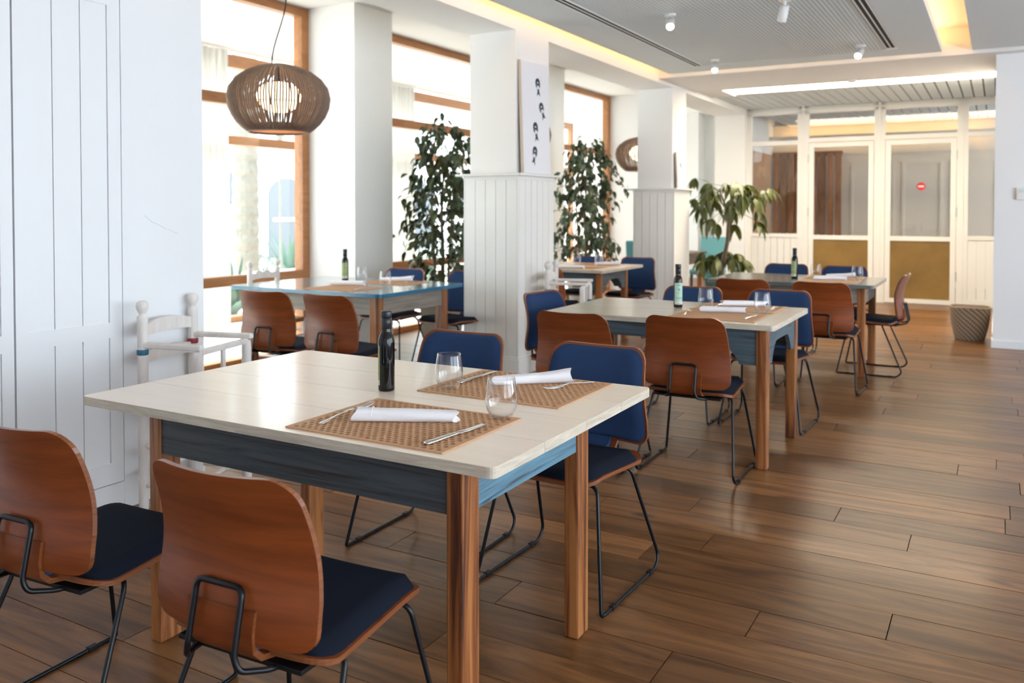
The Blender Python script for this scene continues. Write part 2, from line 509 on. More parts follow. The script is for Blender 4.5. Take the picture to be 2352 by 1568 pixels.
# faint scuffs on the left wall
scuff = MB()
for pts in (((2.60, 1.33), (2.64, 1.30), (2.68, 1.285), (2.72, 1.262)), ((2.73, 1.265), (2.76, 1.250), (2.785, 1.243))):
    scuff.tube([(XL + .0006, y, z) for y, z in pts], 0.0011, 4)
o = scuff.build('scuff_mark', 'ceiling_grey', wall_left)

for nm, y0, y1 in (('wall_pier_near', 6.1, 6.66), ('wall_pier_middle', 9.95, 10.45), ('wall_pier_far', 13.33, 13.9), ('wall_pier_end', 16.4, 16.8), ('wall_window_side', -2.0, 2.5)):
    struct(MB().box(-5.80, -5.14, y0, y1, 0, 3.27).build(nm, 'wall_white'))
struct(MB().box(-8.1, 4.6, 16.8, 16.95, 0, 3.3).build('wall_far', 'wall_white'))
struct(MB().box(-5.8, -3.9, -2.1, -2.0, 0, 3.3).build('wall_bay_end', 'wall_white'))
lintel = struct(MB().box(-3.9, -3.43, 2.935, 13.3, 2.82, 3.3).build('wall_lintel', 'wall_white'))

def column(name, y0, y1, zl):
    """square pillar with boarded wainscot, ledge and base; y0..y1 are the wainscot faces"""
    t = struct(MB().box(-3.872, -3.43, y0 + .035, y1 - .04, 0, 2.82).build(name, 'wall_white'))
    xa, xb = -3.915, -3.39
    piece('core', 'paint_white', xa + .012, xb - .012, y0 + .012, y1 - .012, 0.0, zl - .02, t)
    n = 5
    w = (xb - xa - .03) / n
    for i in range(n):
        piece('board', 'paint_white', xa + .015 + i * w + .0022, xa + .015 + (i + 1) * w - .0022, y0, y0 + .014, .14, zl - .045, t)
    n = 6
    w = (y1 - y0 - .03) / n
    for i in range(n):
        piece('board', 'paint_white', xb - .014, xb, y0 + .015 + i * w + .0022, y0 + .015 + (i + 1) * w - .0022, .14, zl - .045, t)
    piece('corner_bead', 'paint_white', xb - .015, xb, y0, y0 + .0155, .14, zl - .045, t)
    piece('corner_bead', 'paint_white', xa, xa + .015, y0, y0 + .0155, .14, zl - .045, t)
    mb = MB(); mb.box(xa - .004, xb + .004, y0 - .004, y1, zl - .05, zl - .02)
    mb.build('frieze', 'paint_white', t, bevel=.003)
    mb = MB(); mb.box(xa - .06, xb + .045, y0 - .045, y1 + .06, zl - .02, zl)
    mb.build('ledge', 'paint_white', t, bevel=.004)
    mb = MB(); mb.box(xa - .012, xb + .014, y0 - .014, y1 + .01, 0, .13).box(xa - .006, xb + .008, y0 - .008, y1 + .005, .13, .15)
    mb.build('base', 'paint_white', t, bevel=.003)
    return t
column('wall_pillar_near', 6.045, 6.70, 1.652)
column('wall_pillar_far', 9.88, 10.47, 1.612)
struct(MB().box(-3.9, -3.43, 13.30, 13.52, 0, 3.3).build('wall_pilaster', 'wall_white'))
struct(MB().box(-3.9, -3.75, 13.52, 16.8, 0, 3.3).build('wall_back_room_side', 'wall_white'))

struct(MB().box(-0.04, 4.6, 9.6, 13.52, 0, 3.3).build('wall_right', 'paint_cool'))
struct(MB().box(-0.052, 4.6, 9.588, 13.5, 0, .075).build('baseboard_right', 'paint_cool'))
# unseen sides of the dining room: walls with wide windows behind and to the right of the camera
wr = MB()
for y0, y1 in ((-3.6, -3.0), (0.2, 0.7), (3.9, 4.4), (7.6, 9.6)):
    wr.box(4.5, 4.6, y0, y1, 0, 3.3)
wr.box(4.5, 4.6, -3.0, 7.6, 0, .35).box(4.5, 4.6, -3.0, 7.6, 2.75, 3.3)
struct(wr.build('wall_east', 'wall_white'))
wb = MB()
wb.box(-3.9, 4.6, -3.7, -3.6, 0, 3.3)
struct(wb.build('wall_south', 'wall_white'))

# ------------------------------------------------------------------ ceilings and coves
ZC = 2.90
struct(MB().box(-3.9, 4.6, -3.7, 16.95, 3.30, 3.40).build('ceiling_slab', 'ceiling_white'))
struct(MB().box(-5.8, -3.9, -2.1, 16.95, 3.25, 3.40).build('ceiling_bay', 'ceiling_white'))
PX0, PX1, PY1 = -3.285, -0.50, 9.38
panel = MB()
panel.box(PX0, -2.875, -3.6, PY1, ZC, ZC + .07).box(-0.86, PX1, -3.6, PY1, ZC, ZC + .07).box(-2.875, -0.86, 9.02, PY1, ZC, ZC + .07)
panel_o = struct(panel.build('ceiling', 'ceiling_grey'))
MB().box(-2.785, -0.965, -3.6, 9.02, ZC + .004, ZC + .06).build('ribbed_panel', 'ceiling_ribbed', panel_o)
struct(MB().box(-0.24, 4.6, -3.6, 9.6, ZC, ZC + .10).build('ceiling_edge_right', 'ceiling_grey'))
struct(MB().box(-3.43, 4.6, 9.43, 10.77, ZC - .035, ZC + .10).build('ceiling_edge_far', 'ceiling_white'))
# upper slab inside the cove (so the slot has a lit top and sides)
struct(MB().box(-3.43, -0.24, -3.6, 9.50, 3.14, 3.18).build('ceiling_cove_top', 'ceiling_white'))
struct(MB().box(-0.24, -0.20, -3.6, 9.50, ZC + .10, 3.14).box(-3.43, -0.24, 9.50, 9.54, ZC + .09, 3.14).build('ceiling_cove_side', 'ceiling_white'))

def glow(name, x0, x1, y0, y1, z0, z1, mat, label):
    t = empty(name, ((x0 + x1) / 2, (y0 + y1) / 2, z0))
    piece('channel', 'plastic_white', x0 - t.location.x, x1 - t.location.x, y0 - t.location.y, y1 - t.location.y, 0, .006, t)
    piece('diffuser', mat, x0 - t.location.x + .003, x1 - t.location.x - .003, y0 - t.location.y + .003, y1 - t.location.y - .003, .006, z1 - z0, t)
    return tag(t, label, 'light strip', 'warm strip lights hidden in the ceiling coves')
glow('strip_light', PX0 + .03, PX0 + .055, -3.5, PY1 - .05, ZC + .07, ZC + .085, 'cove_glow', 'warm strip light in the ceiling slot beside the pillars')
glow('strip_light', PX1 - .055, PX1 - .03, -3.5, PY1 - .05, ZC + .07, ZC + .085, 'cove_glow', 'warm strip light in the ceiling slot at the right')
glow('strip_light', PX0 + .08, PX1 - .08, PY1 - .055, PY1 - .03, ZC + .07, ZC + .085, 'cove_glow', 'warm strip light in the slot across the end of the grey ceiling')

# slatted ceiling towards and beyond the glazed partition
slat = struct(MB().box(-3.43, -0.04, 11.52, 16.8, 2.925, 2.945).build('ceiling_slatted', 'dark_gap'))
xs = -3.43
while xs < -0.06:
    piece('slat', 'ceiling_grey', xs + .005, min(xs + .118, -.04), 11.52, 13.40, 2.905, 2.925, slat)
    piece('slat', 'ceiling_grey', xs + .005, min(xs + .118, -.04), 13.52, 16.55, 2.905, 2.925, slat)
    xs += .13
t = empty('linear_light', (-1.6, 11.14, 2.895))
piece('housing', 'plastic_white', -1.62, 1.56, -.365, .375, .035, .05, t)
piece('diffuser', 'strip_glow', -1.50, 1.56, -.36, .36, .010, .035, t)
tag(t, 'bright white linear light across the ceiling before the glazed partition', 'ceiling light')
struct(MB().box(-3.43, -3.10, 10.77, 11.52, 2.88, 2.96).build('ceiling_infill', 'ceiling_white'))

def vent(x, y1, label):
    t = empty('air_vent', (x, y1, ZC))
    for dx in (-.042, 0, .042):
        piece('blade', 'plastic_white', dx - .005, dx + .005, -9.0, 0, -.0025, .03, t)
    piece('slot', 'dark_gap', -.036, .036, -9.0, -.004, .0005, .03, t)
    piece('end_cap', 'plastic_white', -.048, .048, -.01, .006, -.006, .03, t)
    return tag(t, label, 'air vent', 'linear air vents in the grey ceiling')
vent(-2.83, 9.02, 'long black double slot air vent in the ceiling beside the pillar row')
vent(-0.912, 8.92, 'long black double slot air vent in the ceiling nearer the right wall')

def spot(x, y, tilt, rz, lit, label):
    t = empty('spotlight', (x, y, ZC), rz)
    mb = MB().lathe([(.045, -.012), (.045, .004)], 20); mb.build('ceiling_plate', 'plastic_white', t)
    mb = MB().tube([(0, 0, 0), (0, 0, -.045)], .010, 10); mb.build('stem', 'plastic_white', t)
    mb = MB().lathe([(.0, .0), (.034, .0), (.034, -.115), (.031, -.118), (.028, -.105), (0, -.105)], 20)
    b = mb.build('lamp_head', 'plastic_white', t); b.location = (0, 0, -.045); b.rotation_euler = (tilt, 0, 0)
    d = MB().lathe([(0, -.1055), (.0275, -.1055), (.0275, -.110), (0, -.114)], 20).build('lens', 'spot_glow' if lit else 'plastic_white', b)
    return tag(t, label, 'spotlight', 'white cylinder spotlights on the grey ceiling')
spot(-2.28, 6.53, R(-52), R(19), True, 'lit white spotlight on the ribbed ceiling, the nearer to the pillars')
spot(-2.57, 8.74, R(-48), R(16), True, 'lit white spotlight by the far end of the left air vent')
spot(-1.15, 8.66, R(-55), R(-8), True, 'lit white spotlight by the far end of the right air vent')
spot(-1.385, 6.48, R(25), R(40), False, 'white spotlight turned away, its lens hidden, at the ceiling top')
t = empty('smoke_detector', (-1.50, 10.62, ZC - .035))
MB().lathe([(.055, 0), (.055, -.018), (.04, -.034), (0, -.038)], 20).build('housing', 'plastic_white', t)
MB().lathe([(.041, -.022), (.0415, -.030), (.040, -.030)], 20).build('sensor_grille', 'dark_gap', t)
tag(t, 'small round white smoke detector on the ceiling near the linear light', 'smoke detector')

# ------------------------------------------------------------------ windows between dining bay and porch
def window(name, y0, y1, xc=-5.75, stiles=(True, True), mid=(), dep=.05, z_rails=((0, .06), (.70, .785), (2.257, 2.346), (3.165, 3.245)), mat='frame_wood'):
    t = struct(empty(name, (xc, (y0 + y1) / 2, 0)))
    cy_ = (y0 + y1) / 2
    a, b = y0 - cy_, y1 - cy_
    for z0, z1 in z_rails:
        MB().box(-dep, dep, a, b, z0, z1).build('rail', mat, t, bevel=.005)
    st = []
    if stiles[0]: st.append((a, a + .09))
    if stiles[1]: st.append((b - .09, b))
    for m_ in mid: st.append((m_ - cy_ - .045, m_ - cy_ + .045))
    for s0, s1 in st:
        MB().box(-dep - .004, dep + .004, s0, s1, z_rails[0][0], z_rails[-1][1]).build('stile', mat, t, bevel=.006)
    for i in range(len(z_rails) - 1):
        piece('pane', 'pane_glass', -.004, .004, a + .01, b - .01, z_rails[i][1] - .005, z_rails[i + 1][0] + .005, t)
    return t
window('window_1', 2.5, 6.10)
window('window_2', 6.66, 9.95)
window('window_3', 10.45, 13.33)
window('window_4_added', 13.9, 16.4)  # unseen window, added to let daylight onto the far bay walls
# porch
struct(MB().box(-8.15, -5.8, -2, 18.2, 3.25, 3.40).build('ceiling_porch', 'porch_white'))
for i, y in enumerate((4.9, 5.9, 8.7, 10.0, 13.5)):
    struct(MB().box(-8.05, -5.8, y, y + .035, 3.235, 3.252).build('trim_%d' % (i + 2), 'ceiling_grey'))
struct(MB().box(-8.1, -5.8, 16.9, 17.05, 0, 3.3).build('wall_porch_end', 'wall_white'))
OR = ((0, .07), (2.13, 2.236), (3.05, 3.20))
window('window_5', 3.0, 6.35, xc=-8.0, z_rails=OR)
window('window_6', 6.35, 9.75, xc=-8.0, z_rails=OR)
window('window_7', 9.75, 13.15, xc=-8.0, z_rails=OR)
window('window_8', 13.15, 16.6, xc=-8.0, z_rails=OR)
window('window_9', -.4, 3.0, xc=-8.0, z_rails=OR)

def curtain(y0, y1, label):
    t = empty('curtain', (-7.84, (y0 + y1) / 2, 0.01))
    n = 64
    w = (y1 - y0)
    folds = max(4, round(w / .085))
    rows = []
    for zi, z in enumerate((0, .4, 1.2, 2.2, 3.0, 3.20)):
        k = 1.0 - .25 * zi / 5
        rows.append([(.035 * k * math.sin(2 * PI * folds * j / n + .4 * math.sin(zi)) + .012 * math.sin(5.1 * j / n * PI), -w / 2 + w * j / n + .008 * math.sin(7 * j + zi), z) for j in range(n + 1)])
    back = [[(p[0] - .004, p[1], p[2]) for p in r_] for r_ in rows]
    MB().patch(rows, back).build('cloth', 'curtain', t)
    MB().tube([(0, -w / 2 - .05, 3.215), (0, w / 2 + .05, 3.215)], .008, 8).build('rail', 'plastic_white', t)
    return tag(t, label, 'curtain', 'white porch curtains')
curtain(6.15, 7.06, 'long white curtain behind the window left of the round pendant lamp')
curtain(9.9, 10.72, 'white curtain behind the window with the tall ficus before it')

# ------------------------------------------------------------------ glazed partition
YP = 13.46
part = struct(empty('wall_partition', (0, 0, 0)))
def pp(n, x0, x1, z0, z1, y0=YP - .035, y1=YP + .035, mat='paint_white', par=None):
    return piece(n, mat, x0, x1, y0, y1, z0, z1, par or part)
pp('post', -3.43, -3.355, 0, 2.905); pp('post', -2.665, -2.505, 0, 2.905); pp('post', -1.585, -1.44, 0, 2.905); pp('post', -.515, -.375, 0, 2.905)
for a, b in ((-2.6, -2.57), (-1.53, -1.495), (-.46, -.43)):
    pp('bead', a, b, 0, 2.905, YP - .05, YP - .035)
pp('rail', -3.43, -.04, 2.80, 2.905)
pp('bead', -3.43, -.04, 2.845, 2.865, YP - .05, YP - .035)
pp('rail', -3.355, -2.665, 2.335, 2.405); pp('rail', -2.505, -1.585, 2.365, 2.43); pp('rail', -1.44, -.515, 2.365, 2.43); pp('rail', -.375, -.04, 2.365, 2.43)
pp('rail', -3.355, -2.665, .93, .985); pp('rail', -.375, -.04, .93, .985)
for a, b in ((-3.355, -2.665), (-2.505, -1.585), (-1.44, -.515), (-.375, -.04)):
    pp('pane', a, b, 2.40, 2.80, YP - .003, YP + .003, 'pane_glass')
for a, b in ((-3.355, -2.665), (-.375, -.04)):
    pp('pane', a, b, .985, 2.37, YP - .003, YP + .003, 'pane_glass')
    n = max(3, round((b - a) / .1)); w = (b - a) / n
    for i in range(n):
        pp('board', a + i * w + .003, a + (i + 1) * w - .003, .10, .93, YP - .018, YP)
    pp('rail', a, b, 0, .10)
def glazed_door(name, x0, x1):
    d = struct(empty(name, (0, 0, 0)))
    q = lambda n, a, b, c, e, y0=YP - .04, y1=YP + .02, mat='paint_white': piece(n, mat, a, b, y0, y1, c, e, d)
    q('stile', x0 + .006, x0 + .075, .012, 2.352); q('stile', x1 - .075, x1 - .006, .012, 2.352)
    q('rail', x0 + .075, x1 - .075, 2.285, 2.352); q('rail', x0 + .075, x1 - .075, .905, .97); q('rail', x0 + .075, x1 - .075, .012, .075)
    q('pane', x0 + .07, x1 - .07, .965, 2.29, YP - .012, YP - .006, 'pane_glass')
    q('kick_panel', x0 + .07, x1 - .07, .07, .91, YP - .02, YP - .008, 'ochre_panel')
    return d
d1 = glazed_door('door_3', -2.505, -1.585)
d2 = glazed_door('door_4', -1.44, -.515)
for dd, x in ((d1, -2.505), (d2, -.515)):
    for z in (.35, 1.25, 2.05):
        MB().tube([(x, YP - .046, z), (x, YP - .046, z + .13)], .009, 8).build('hinge', 'hinge_steel', dd)
# round no-entry sticker on the right door
t = empty('door_sticker', (-.965, YP - .0135, 1.683))
MB().prism([(.058 * math.cos(2 * PI * k / 28), .058 * math.sin(2 * PI * k / 28)) for k in range(28)], 'y', 0, -.0012).build('disc', 'sign_red', t)
piece('white_bar', 'label_white', -.036, .036, -.0022, -.0012, -.011, .011, t)
tag(t, 'small round red no-entry sticker with a white bar on the door glass', 'sticker')

# back room behind the partition
struct(MB().box(-3.75, 4.6, 16.60, 16.8, 0, 2.93).build('wall_back_room', 'room_beige'))
mold = MB()
for x0, x1 in ((-2.35, -1.62), (-1.50, -.86), (-.74, -.02), (.1, .9)):
    for a, b, c, e in ((x0, x1, 2.16, 2.20), (x0, x1, .30, .34), (x0, x0 + .04, .34, 2.16), (x1 - .04, x1, .34, 2.16)):
        mold.box(a, b, 16.585, 16.60, c, e)
mold.box(-3.75, 4.6, 16.58, 16.60, 2.36, 2.40)
struct(mold.build('trim_9', 'room_beige'))
plain('cove_glow_back', (1, 0.9, 0.7), 0.5, emit=(1.0, 0.64, 0.30), estr=6.5)
glow('strip_light', -3.6, -.1, 16.30, 16.34, 2.62, 2.64, 'cove_glow_back', 'warm strip light washing the wall behind the glazed partition')
struct(MB().box(-3.75, -.04, 16.28, 16.30, 2.60, 2.70).box(-3.75, -.04, 16.30, 16.36, 2.60, 2.615).build('trim_10', 'room_beige'))
sc = empty('slatted_screen', (-3.1, 16.45, 0))
for i in range(9):
    x = -.60 + i * .138
    piece('slat', 'mural_wood', x, x + .103, -.02, .02, .60, 2.38, sc)
piece('top_rail', 'mural_wood', -.62, .62, .0, .03, 2.34, 2.42, sc)
piece('bottom_rail', 'mural_wood', -.62, .62, .0, .03, .60, .76, sc)
for x in (-.55, .55):
    piece('foot', 'mural_wood', x - .04, x + .04, -.15, .14, 0, .60, sc)
tag(sc, 'brown wooden screen of upright slats seen through the partition glass', 'screen')
MB_p = MB().box(-3.75, -3.735, 14.2, 16.4, .5, 2.38)
tag(MB_p.build('wall_panel', 'mural_peach'), 'peach brown panel on the side wall behind the partition glass', 'wall panel')

# ------------------------------------------------------------------ tables
ZT = 0.76
def table(name, x0, x1, y0, y1, legs, top, edge, apron, side, label, th=.028, ap=.135, n_boards=4, lw=(.05, .08), bracket=False, cr=.02, group='wooden dining tables'):
    """legs: (lx0, lx1, ly0, ly1) outer faces of the leg frame"""
    cx, cy_ = (x0 + x1) / 2, (y0 + y1) / 2
    t = empty(name, (cx, cy_, 0))
    X0, X1, Y0, Y1 = x0 - cx, x1 - cx, y0 - cy_, y1 - cy_
    w = (Y1 - Y0) / n_boards
    for i in range(n_boards):
        a, b = Y0 + i * w, Y0 + (i + 1) * w
        first, last = i == 0, i == n_boards - 1
        g0 = 0 if first else .0006
        g1 = 0 if last else .0006
        poly = round_rect(X0, X1, a + g0, b - g1, cr, 4, (first, first, last, last))
        MB().prism(poly, 'z', ZT - th, ZT, 1, 0).build('top_board', [top, edge], t, bevel=.004 if n_boards < 2 else .0010, seg=2)
    lx0, lx1, ly0, ly1 = legs[0] - cx, legs[1] - cx, legs[2] - cy_, legs[3] - cy_
    zt = ZT - th
    for (a, b) in ((lx0, lx0 + lw[0]), (lx1 - lw[0], lx1)):
        for (c, d) in ((ly0, ly0 + lw[1]), (ly1 - lw[1], ly1)):
            MB().box(a, b, c, d, 0, zt - .0005).build('leg', 'pine_leg', t, bevel=.006)
    i_ = .008
    def ap_poly(a, b):
        n = 18
        pts = [(a, zt - .001)]
        if not bracket:
            pts += [(a, zt - ap), (b, zt - ap), (b, zt - .001)]
            return pts
        deep, shal, bw = ap + .055, ap * .62, .16
        pts += [(a, zt - deep), (a + bw * .55, zt - deep)]
        for k in range(1, 8):
            u = k / 8; pts.append((a + bw * .55 + bw * .75 * u, zt - deep + (deep - shal) * math.sin(u * PI / 2) ** .8))
        pts += [(a + bw * 1.4, zt - shal), (b - bw * 1.4, zt - shal)]
        for k in range(7, 0, -1):
            u = k / 8; pts.append((b - bw * .55 - bw * .75 * u, zt - deep + (deep - shal) * math.sin(u * PI / 2) ** .8))
        pts += [(b - bw * .55, zt - deep), (b, zt - deep), (b, zt - .001)]
        return pts
    MB().prism(ap_poly(lx0 + lw[0] - .002, lx1 - lw[0] + .002), 'y', ly0 + i_, ly0 + i_ + .022).build('apron', apron, t)
    MB().prism(ap_poly(lx0 + lw[0] - .002, lx1 - lw[0] + .002), 'y', ly1 - i_ - .022, ly1 - i_).build('apron', apron, t)
    MB().prism(ap_poly(ly0 + lw[1] - .002, ly1 - lw[1] + .002), 'x', lx1 - i_ - .022, lx1 - i_).build('apron', side, t)
    MB().prism(ap_poly(ly0 + lw[1] - .002, ly1 - lw[1] + .002), 'x', lx0 + i_, lx0 + i_ + .022).build('apron', side, t)
    return tag(t, label, 'table', group)

table('dining_table', -2.555, -1.010, 1.685, 2.715, (-2.312, -1.138, 1.750, 2.495), 'cream_top', 'cream_edge', 'blue_apron_shaded', 'blue_apron_lit',
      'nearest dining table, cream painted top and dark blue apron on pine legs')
table('dining_table', -5.265, -3.765, 4.73, 5.82, (-5.17, -3.845, 4.80, 5.70), 'teal_top', 'teal_edge', 'grey_apron', 'grey_apron',
      'dining table with a glossy teal top and grey apron beside the window', n_boards=1, lw=(.075, .075), cr=.04)
table('dining_table', -2.32, -.995, 4.455, 5.37, (-2.25, -1.035, 4.480, 5.262), 'sand_top', 'cream_edge', 'dusty_apron', 'dusty_apron',
      'dining table with sand coloured top and scalloped blue apron in the middle row', n_boards=5, lw=(.058, .065), bracket=True)
table('dining_table', -2.175, -.845, 7.20, 8.10, (-2.08, -.925, 7.345, 8.06), 'green_top', 'green_top', 'grey_apron', 'grey_apron',
      'dining table with a dark grey green top nearest the glazed doors', n_boards=4, lw=(.06, .06))
table('dining_table', -4.55, -3.335, 7.64, 8.72, (-4.46, -3.40, 7.72, 8.44), 'cream_top', 'cream_edge', 'dusty_apron', 'dusty_apron',
      'pale topped dining table with blue apron between the two white pillars', n_boards=4, lw=(.06, .06), bracket=True)

# ------------------------------------------------------------------ dining chairs
def back_y(z):
    """depth of the backrest along its height (lumbar bulge forward, top leaning back)"""
    pts = [(.40, -.210), (.44, -.238), (.47, -.249), (.51, -.251), (.56, -.242), (.62, -.233), (.68, -.237), (.75, -.256), (.84, -.292)]
    for (z0, y0), (z1, y1) in zip(pts, pts[1:]):
        if z <= z1:
            u = (z - z0) / (z1 - z0)
            u = max(0, min(1, u))
            return y0 + (y1 - y0) * u
    return pts[-1][1]
def smooth_back(z):
    return sum(back_y(z + d) for d in (-.03, -.02, -.01, 0, .01, .02, .03)) / 7

def back_grid(inset, off, pad=False):
    zb, zt_ = .464 + inset, .832 - inset
    n, m_ = 26, 14
    rows = []
    for i in range(n + 1):
        # denser near the ends
        s = .5 - .5 * math.cos(PI * i / n)
        z = zb + (zt_ - zb) * s
        wid = .226 - .026 * max(0, (z - .56) / .27) ** 1.0 - inset
        rb, rt = .045, .062
        if z < zb + rb:
            d = z - zb; wid += -rb + math.sqrt(max(0, rb * rb - (rb - d) ** 2))
        if z > zt_ - rt:
            d = zt_ - z; wid += -rt + math.sqrt(max(0, rt * rt - (rt - d) ** 2))
        r_ = []
        for j in range(m_ + 1):
            u = -1 + 2 * j / m_
            x = u * wid
            y = smooth_back(z) + .034 * (x / .22) ** 2
            zz = z - .010 * (1 - (x / .22) ** 2) * max(0, (z - .70) / .13)
            if pad:
                e = min(1.0, (1 - abs(u)) * wid / .016, (z - zb) / .016, (zt_ - z) / .016)
                y += off * (math.sqrt(max(0, 1 - (1 - e) ** 2)) if e < 1 else 1)
            else:
                y += off
            r_.append((x, y, zz))
        rows.append(r_)
    return rows

def seat_grid(inset, off, pad=False):
    y0, y1 = -.210 + inset + (.012 if pad else 0), .212 - inset
    n, m_ = 26, 14
    rows = []
    for i in range(n + 1):
        s = .5 - .5 * math.cos(PI * i / n)
        y = y0 + (y1 - y0) * s
        wid = .228 - .020 * (y - y0) / (y1 - y0) - inset
        rb, rf = .065, .055
        if y < y0 + rb:
            d = y - y0; wid += -rb + math.sqrt(max(0, rb * rb - (rb - d) ** 2))
        if y > y1 - rf:
            d = y1 - y; wid += -rf + math.sqrt(max(0, rf * rf - (rf - d) ** 2))
        r_ = []
        for j in range(m_ + 1):
            u = -1 + 2 * j / m_
            x = u * wid
            z = .432 + .012 * (y / .22) - .022 * max(0, (y - .12) / .1) ** 2 + .020 * max(0, (-y - .150) / .060) ** 1.5 + .006 * (x / .22) ** 2
            if pad:
                e = min(1.0, (1 - abs(u)) * wid / .022, (y - y0) / .022, (y1 - y) / .022)
                z += off * (math.sqrt(max(0, 1 - (1 - e) ** 2)) if e < 1 else 1)
            else:
                z += off
            r_.append((x, y, z))
        rows.append(r_)
    return rows

def tongue_grid(w, off):
    path = [(-.120, .431), (-.185, .430), (-.226, .436), (-.246, .455), (-.2525, .490), (-.248, .54)]
    rows = []
    for i, (y, z) in enumerate(path):
        k = 1 + .12 * abs(i - 2.5) / 2.5
        ny, nz = (0, 1) if i == 0 else (1, 0) if i > 3 else ((.25, .97), (.6, .8), (.92, .38))[i - 1]
        rows.append([(u * w * k, y + ny * off, z + nz * off) for u in (-1, -.5, 0, .5, 1)])
    return rows

def make_chair():
    t = empty('dining_chair')
    ff = back_grid(0, .0); bb = back_grid(0, -.013)
    MB().patch(ff, bb, 0, 1).build('backrest', ['cherry', 'ply_edge'], t)
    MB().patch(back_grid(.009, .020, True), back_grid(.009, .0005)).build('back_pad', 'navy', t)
    MB().patch(seat_grid(0, .0), seat_grid(0, -.013), 0, 1).build('seat', ['cherry', 'ply_edge'], t)
    MB().patch(seat_grid(.009, .026, True), [[(p[0], p[1], p[2] - .0255 if False else p[2]) for p in r_] for r_ in seat_grid(.009, .0005, True)]).build('seat_pad', 'navy_shaded', t)
    MB().patch(tongue_grid(.084, .0), tongue_grid(.084, -.013), 0, 1).build('back_support', ['cherry', 'ply_edge'], t)
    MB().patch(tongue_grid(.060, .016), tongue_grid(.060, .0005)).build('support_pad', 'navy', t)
    for s in (-1, 1):
        path = arc_path([(s * .06, .135, .408), (s * .195, .150, .408), (s * .252, .235, .0068), (s * .255, .205, .0068), (s * .255, -.225, .0068), (s * .252, -.262, .045), (s * .205, -.105, .412), (s * .06, -.095, .412)], .035, 5)
        # straighten: floor run lies flat
        MB().tube(path, .0068, 8).build('leg_frame', 'black_metal', t)
        for y in (.150, -.175):
            MB().box(s * .255 - .009, s * .255 + .009, y - .016, y + .016, .001, .015).build('glide', 'black_plastic', t, bevel=.002)
    MB().tube([(-.17, .13, .411), (.17, .13, .411)], .0055, 8).tube([(-.17, -.09, .413), (.17, -.09, .413)], .0055, 8).build('cross_bar', 'black_metal', t)
    MB().box(-.175, .175, -.215, .10, .4055, .4165).build('under_plate', 'black_plastic', t, bevel=.002)
    lp = arc_path([(.112, -.10, .404), (.108, -.225, .410), (.074, -.284, .424), (.064, -.290, .452), (.064, -.2615, .584), (-.064, -.2615, .584), (-.064, -.290, .452), (-.074, -.284, .424), (-.108, -.225, .410), (-.112, -.10, .404)], .022, 5)
    MB().tube(lp, .0068, 8).build('back_bracket', 'black_metal', t)
    return t

chair0 = make_chair()
FREE = [chair0]
def chair(x, y, rz, label, group='navy padded plywood dining chairs'):
    o = FREE.pop() if FREE else copy_tree(chair0)
    o.location = (x, y, 0); o.rotation_euler = (0, 0, R(rz))
    return tag(o, label, 'chair', group)

chair(-1.412, 1.487, 3, 'plywood chair with its whole back to us at the front corner of the nearest table')
chair(-2.15, 1.487, 4, 'plywood chair cut off by the left picture edge at the nearest table')
chair(-2.015, 2.86, 181, 'navy padded chair behind the olive oil bottle of the nearest table, half hidden')
chair(-1.375, 2.825, 178, 'navy padded chair facing us at the far right corner of the nearest table')
chair(-4.215, 4.31, 5, 'plywood chair with its back to us at the left of the teal table')
chair(-3.655, 4.325, -2, 'plywood chair with its back to us at the right corner of the teal table')
chair(-4.64, 5.97, 184, 'navy chair behind the teal table, left of the pair hidden by its top')
chair(-4.00, 5.97, 176, 'navy chair behind the teal table near its right end, seat visible under the top')
chair(-2.32, 4.87, -99, 'navy chair at the left end of the sand topped table, turned beside the pillar')
chair(-1.93, 4.265, -1, 'plywood chair with its back to us at the left of the sand topped table')
chair(-1.368, 4.385, 1, 'plywood chair with its back to us at the right of the sand topped table')
chair(-1.83, 5.49, 180, 'navy chair facing us behind the bottle on the sand topped table')
chair(-1.262, 5.52, 178, 'navy chair facing us behind the right napkins of the sand topped table')
chair(-1.725, 6.84, 2, 'plywood chair with its back to us at the left of the dark green table')
chair(-1.125, 6.83, -2, 'plywood chair with its back to us at the right of the dark green table')
chair(-1.80, 8.34, 180, 'navy chair behind the bottle of the dark green table')
chair(-1.262, 8.29, 179, 'navy chair facing us before the ochre door panels, behind the dark green table')
chair(-.925, 7.735, 90, 'chair in side view at the right end of the dark green table')
chair(-4.06, 8.66, 180, 'navy chair facing us behind the glasses of the pale table between the pillars')
chair(-3.49, 8.68, 178, 'navy chair facing us at the right end of the pale table between the pillars')
chair(-3.76, 7.42, 0, 'plywood chair behind the white child chair beside the near pillar')

# ------------------------------------------------------------------ white painted wooden child chairs
def post_profile(h, foot=.0):
    return [(.016, 0), (.021, .02), (.023, .12), (.023, h - .17), (.0235, h - .10), (.0235, h - .075), (.015, h - .066), (.014, h - .060), (.020, h - .050), (.0265, h - .036), (.0275, h - .024), (.024, h - .010), (.014, h - .002), (0, h)]

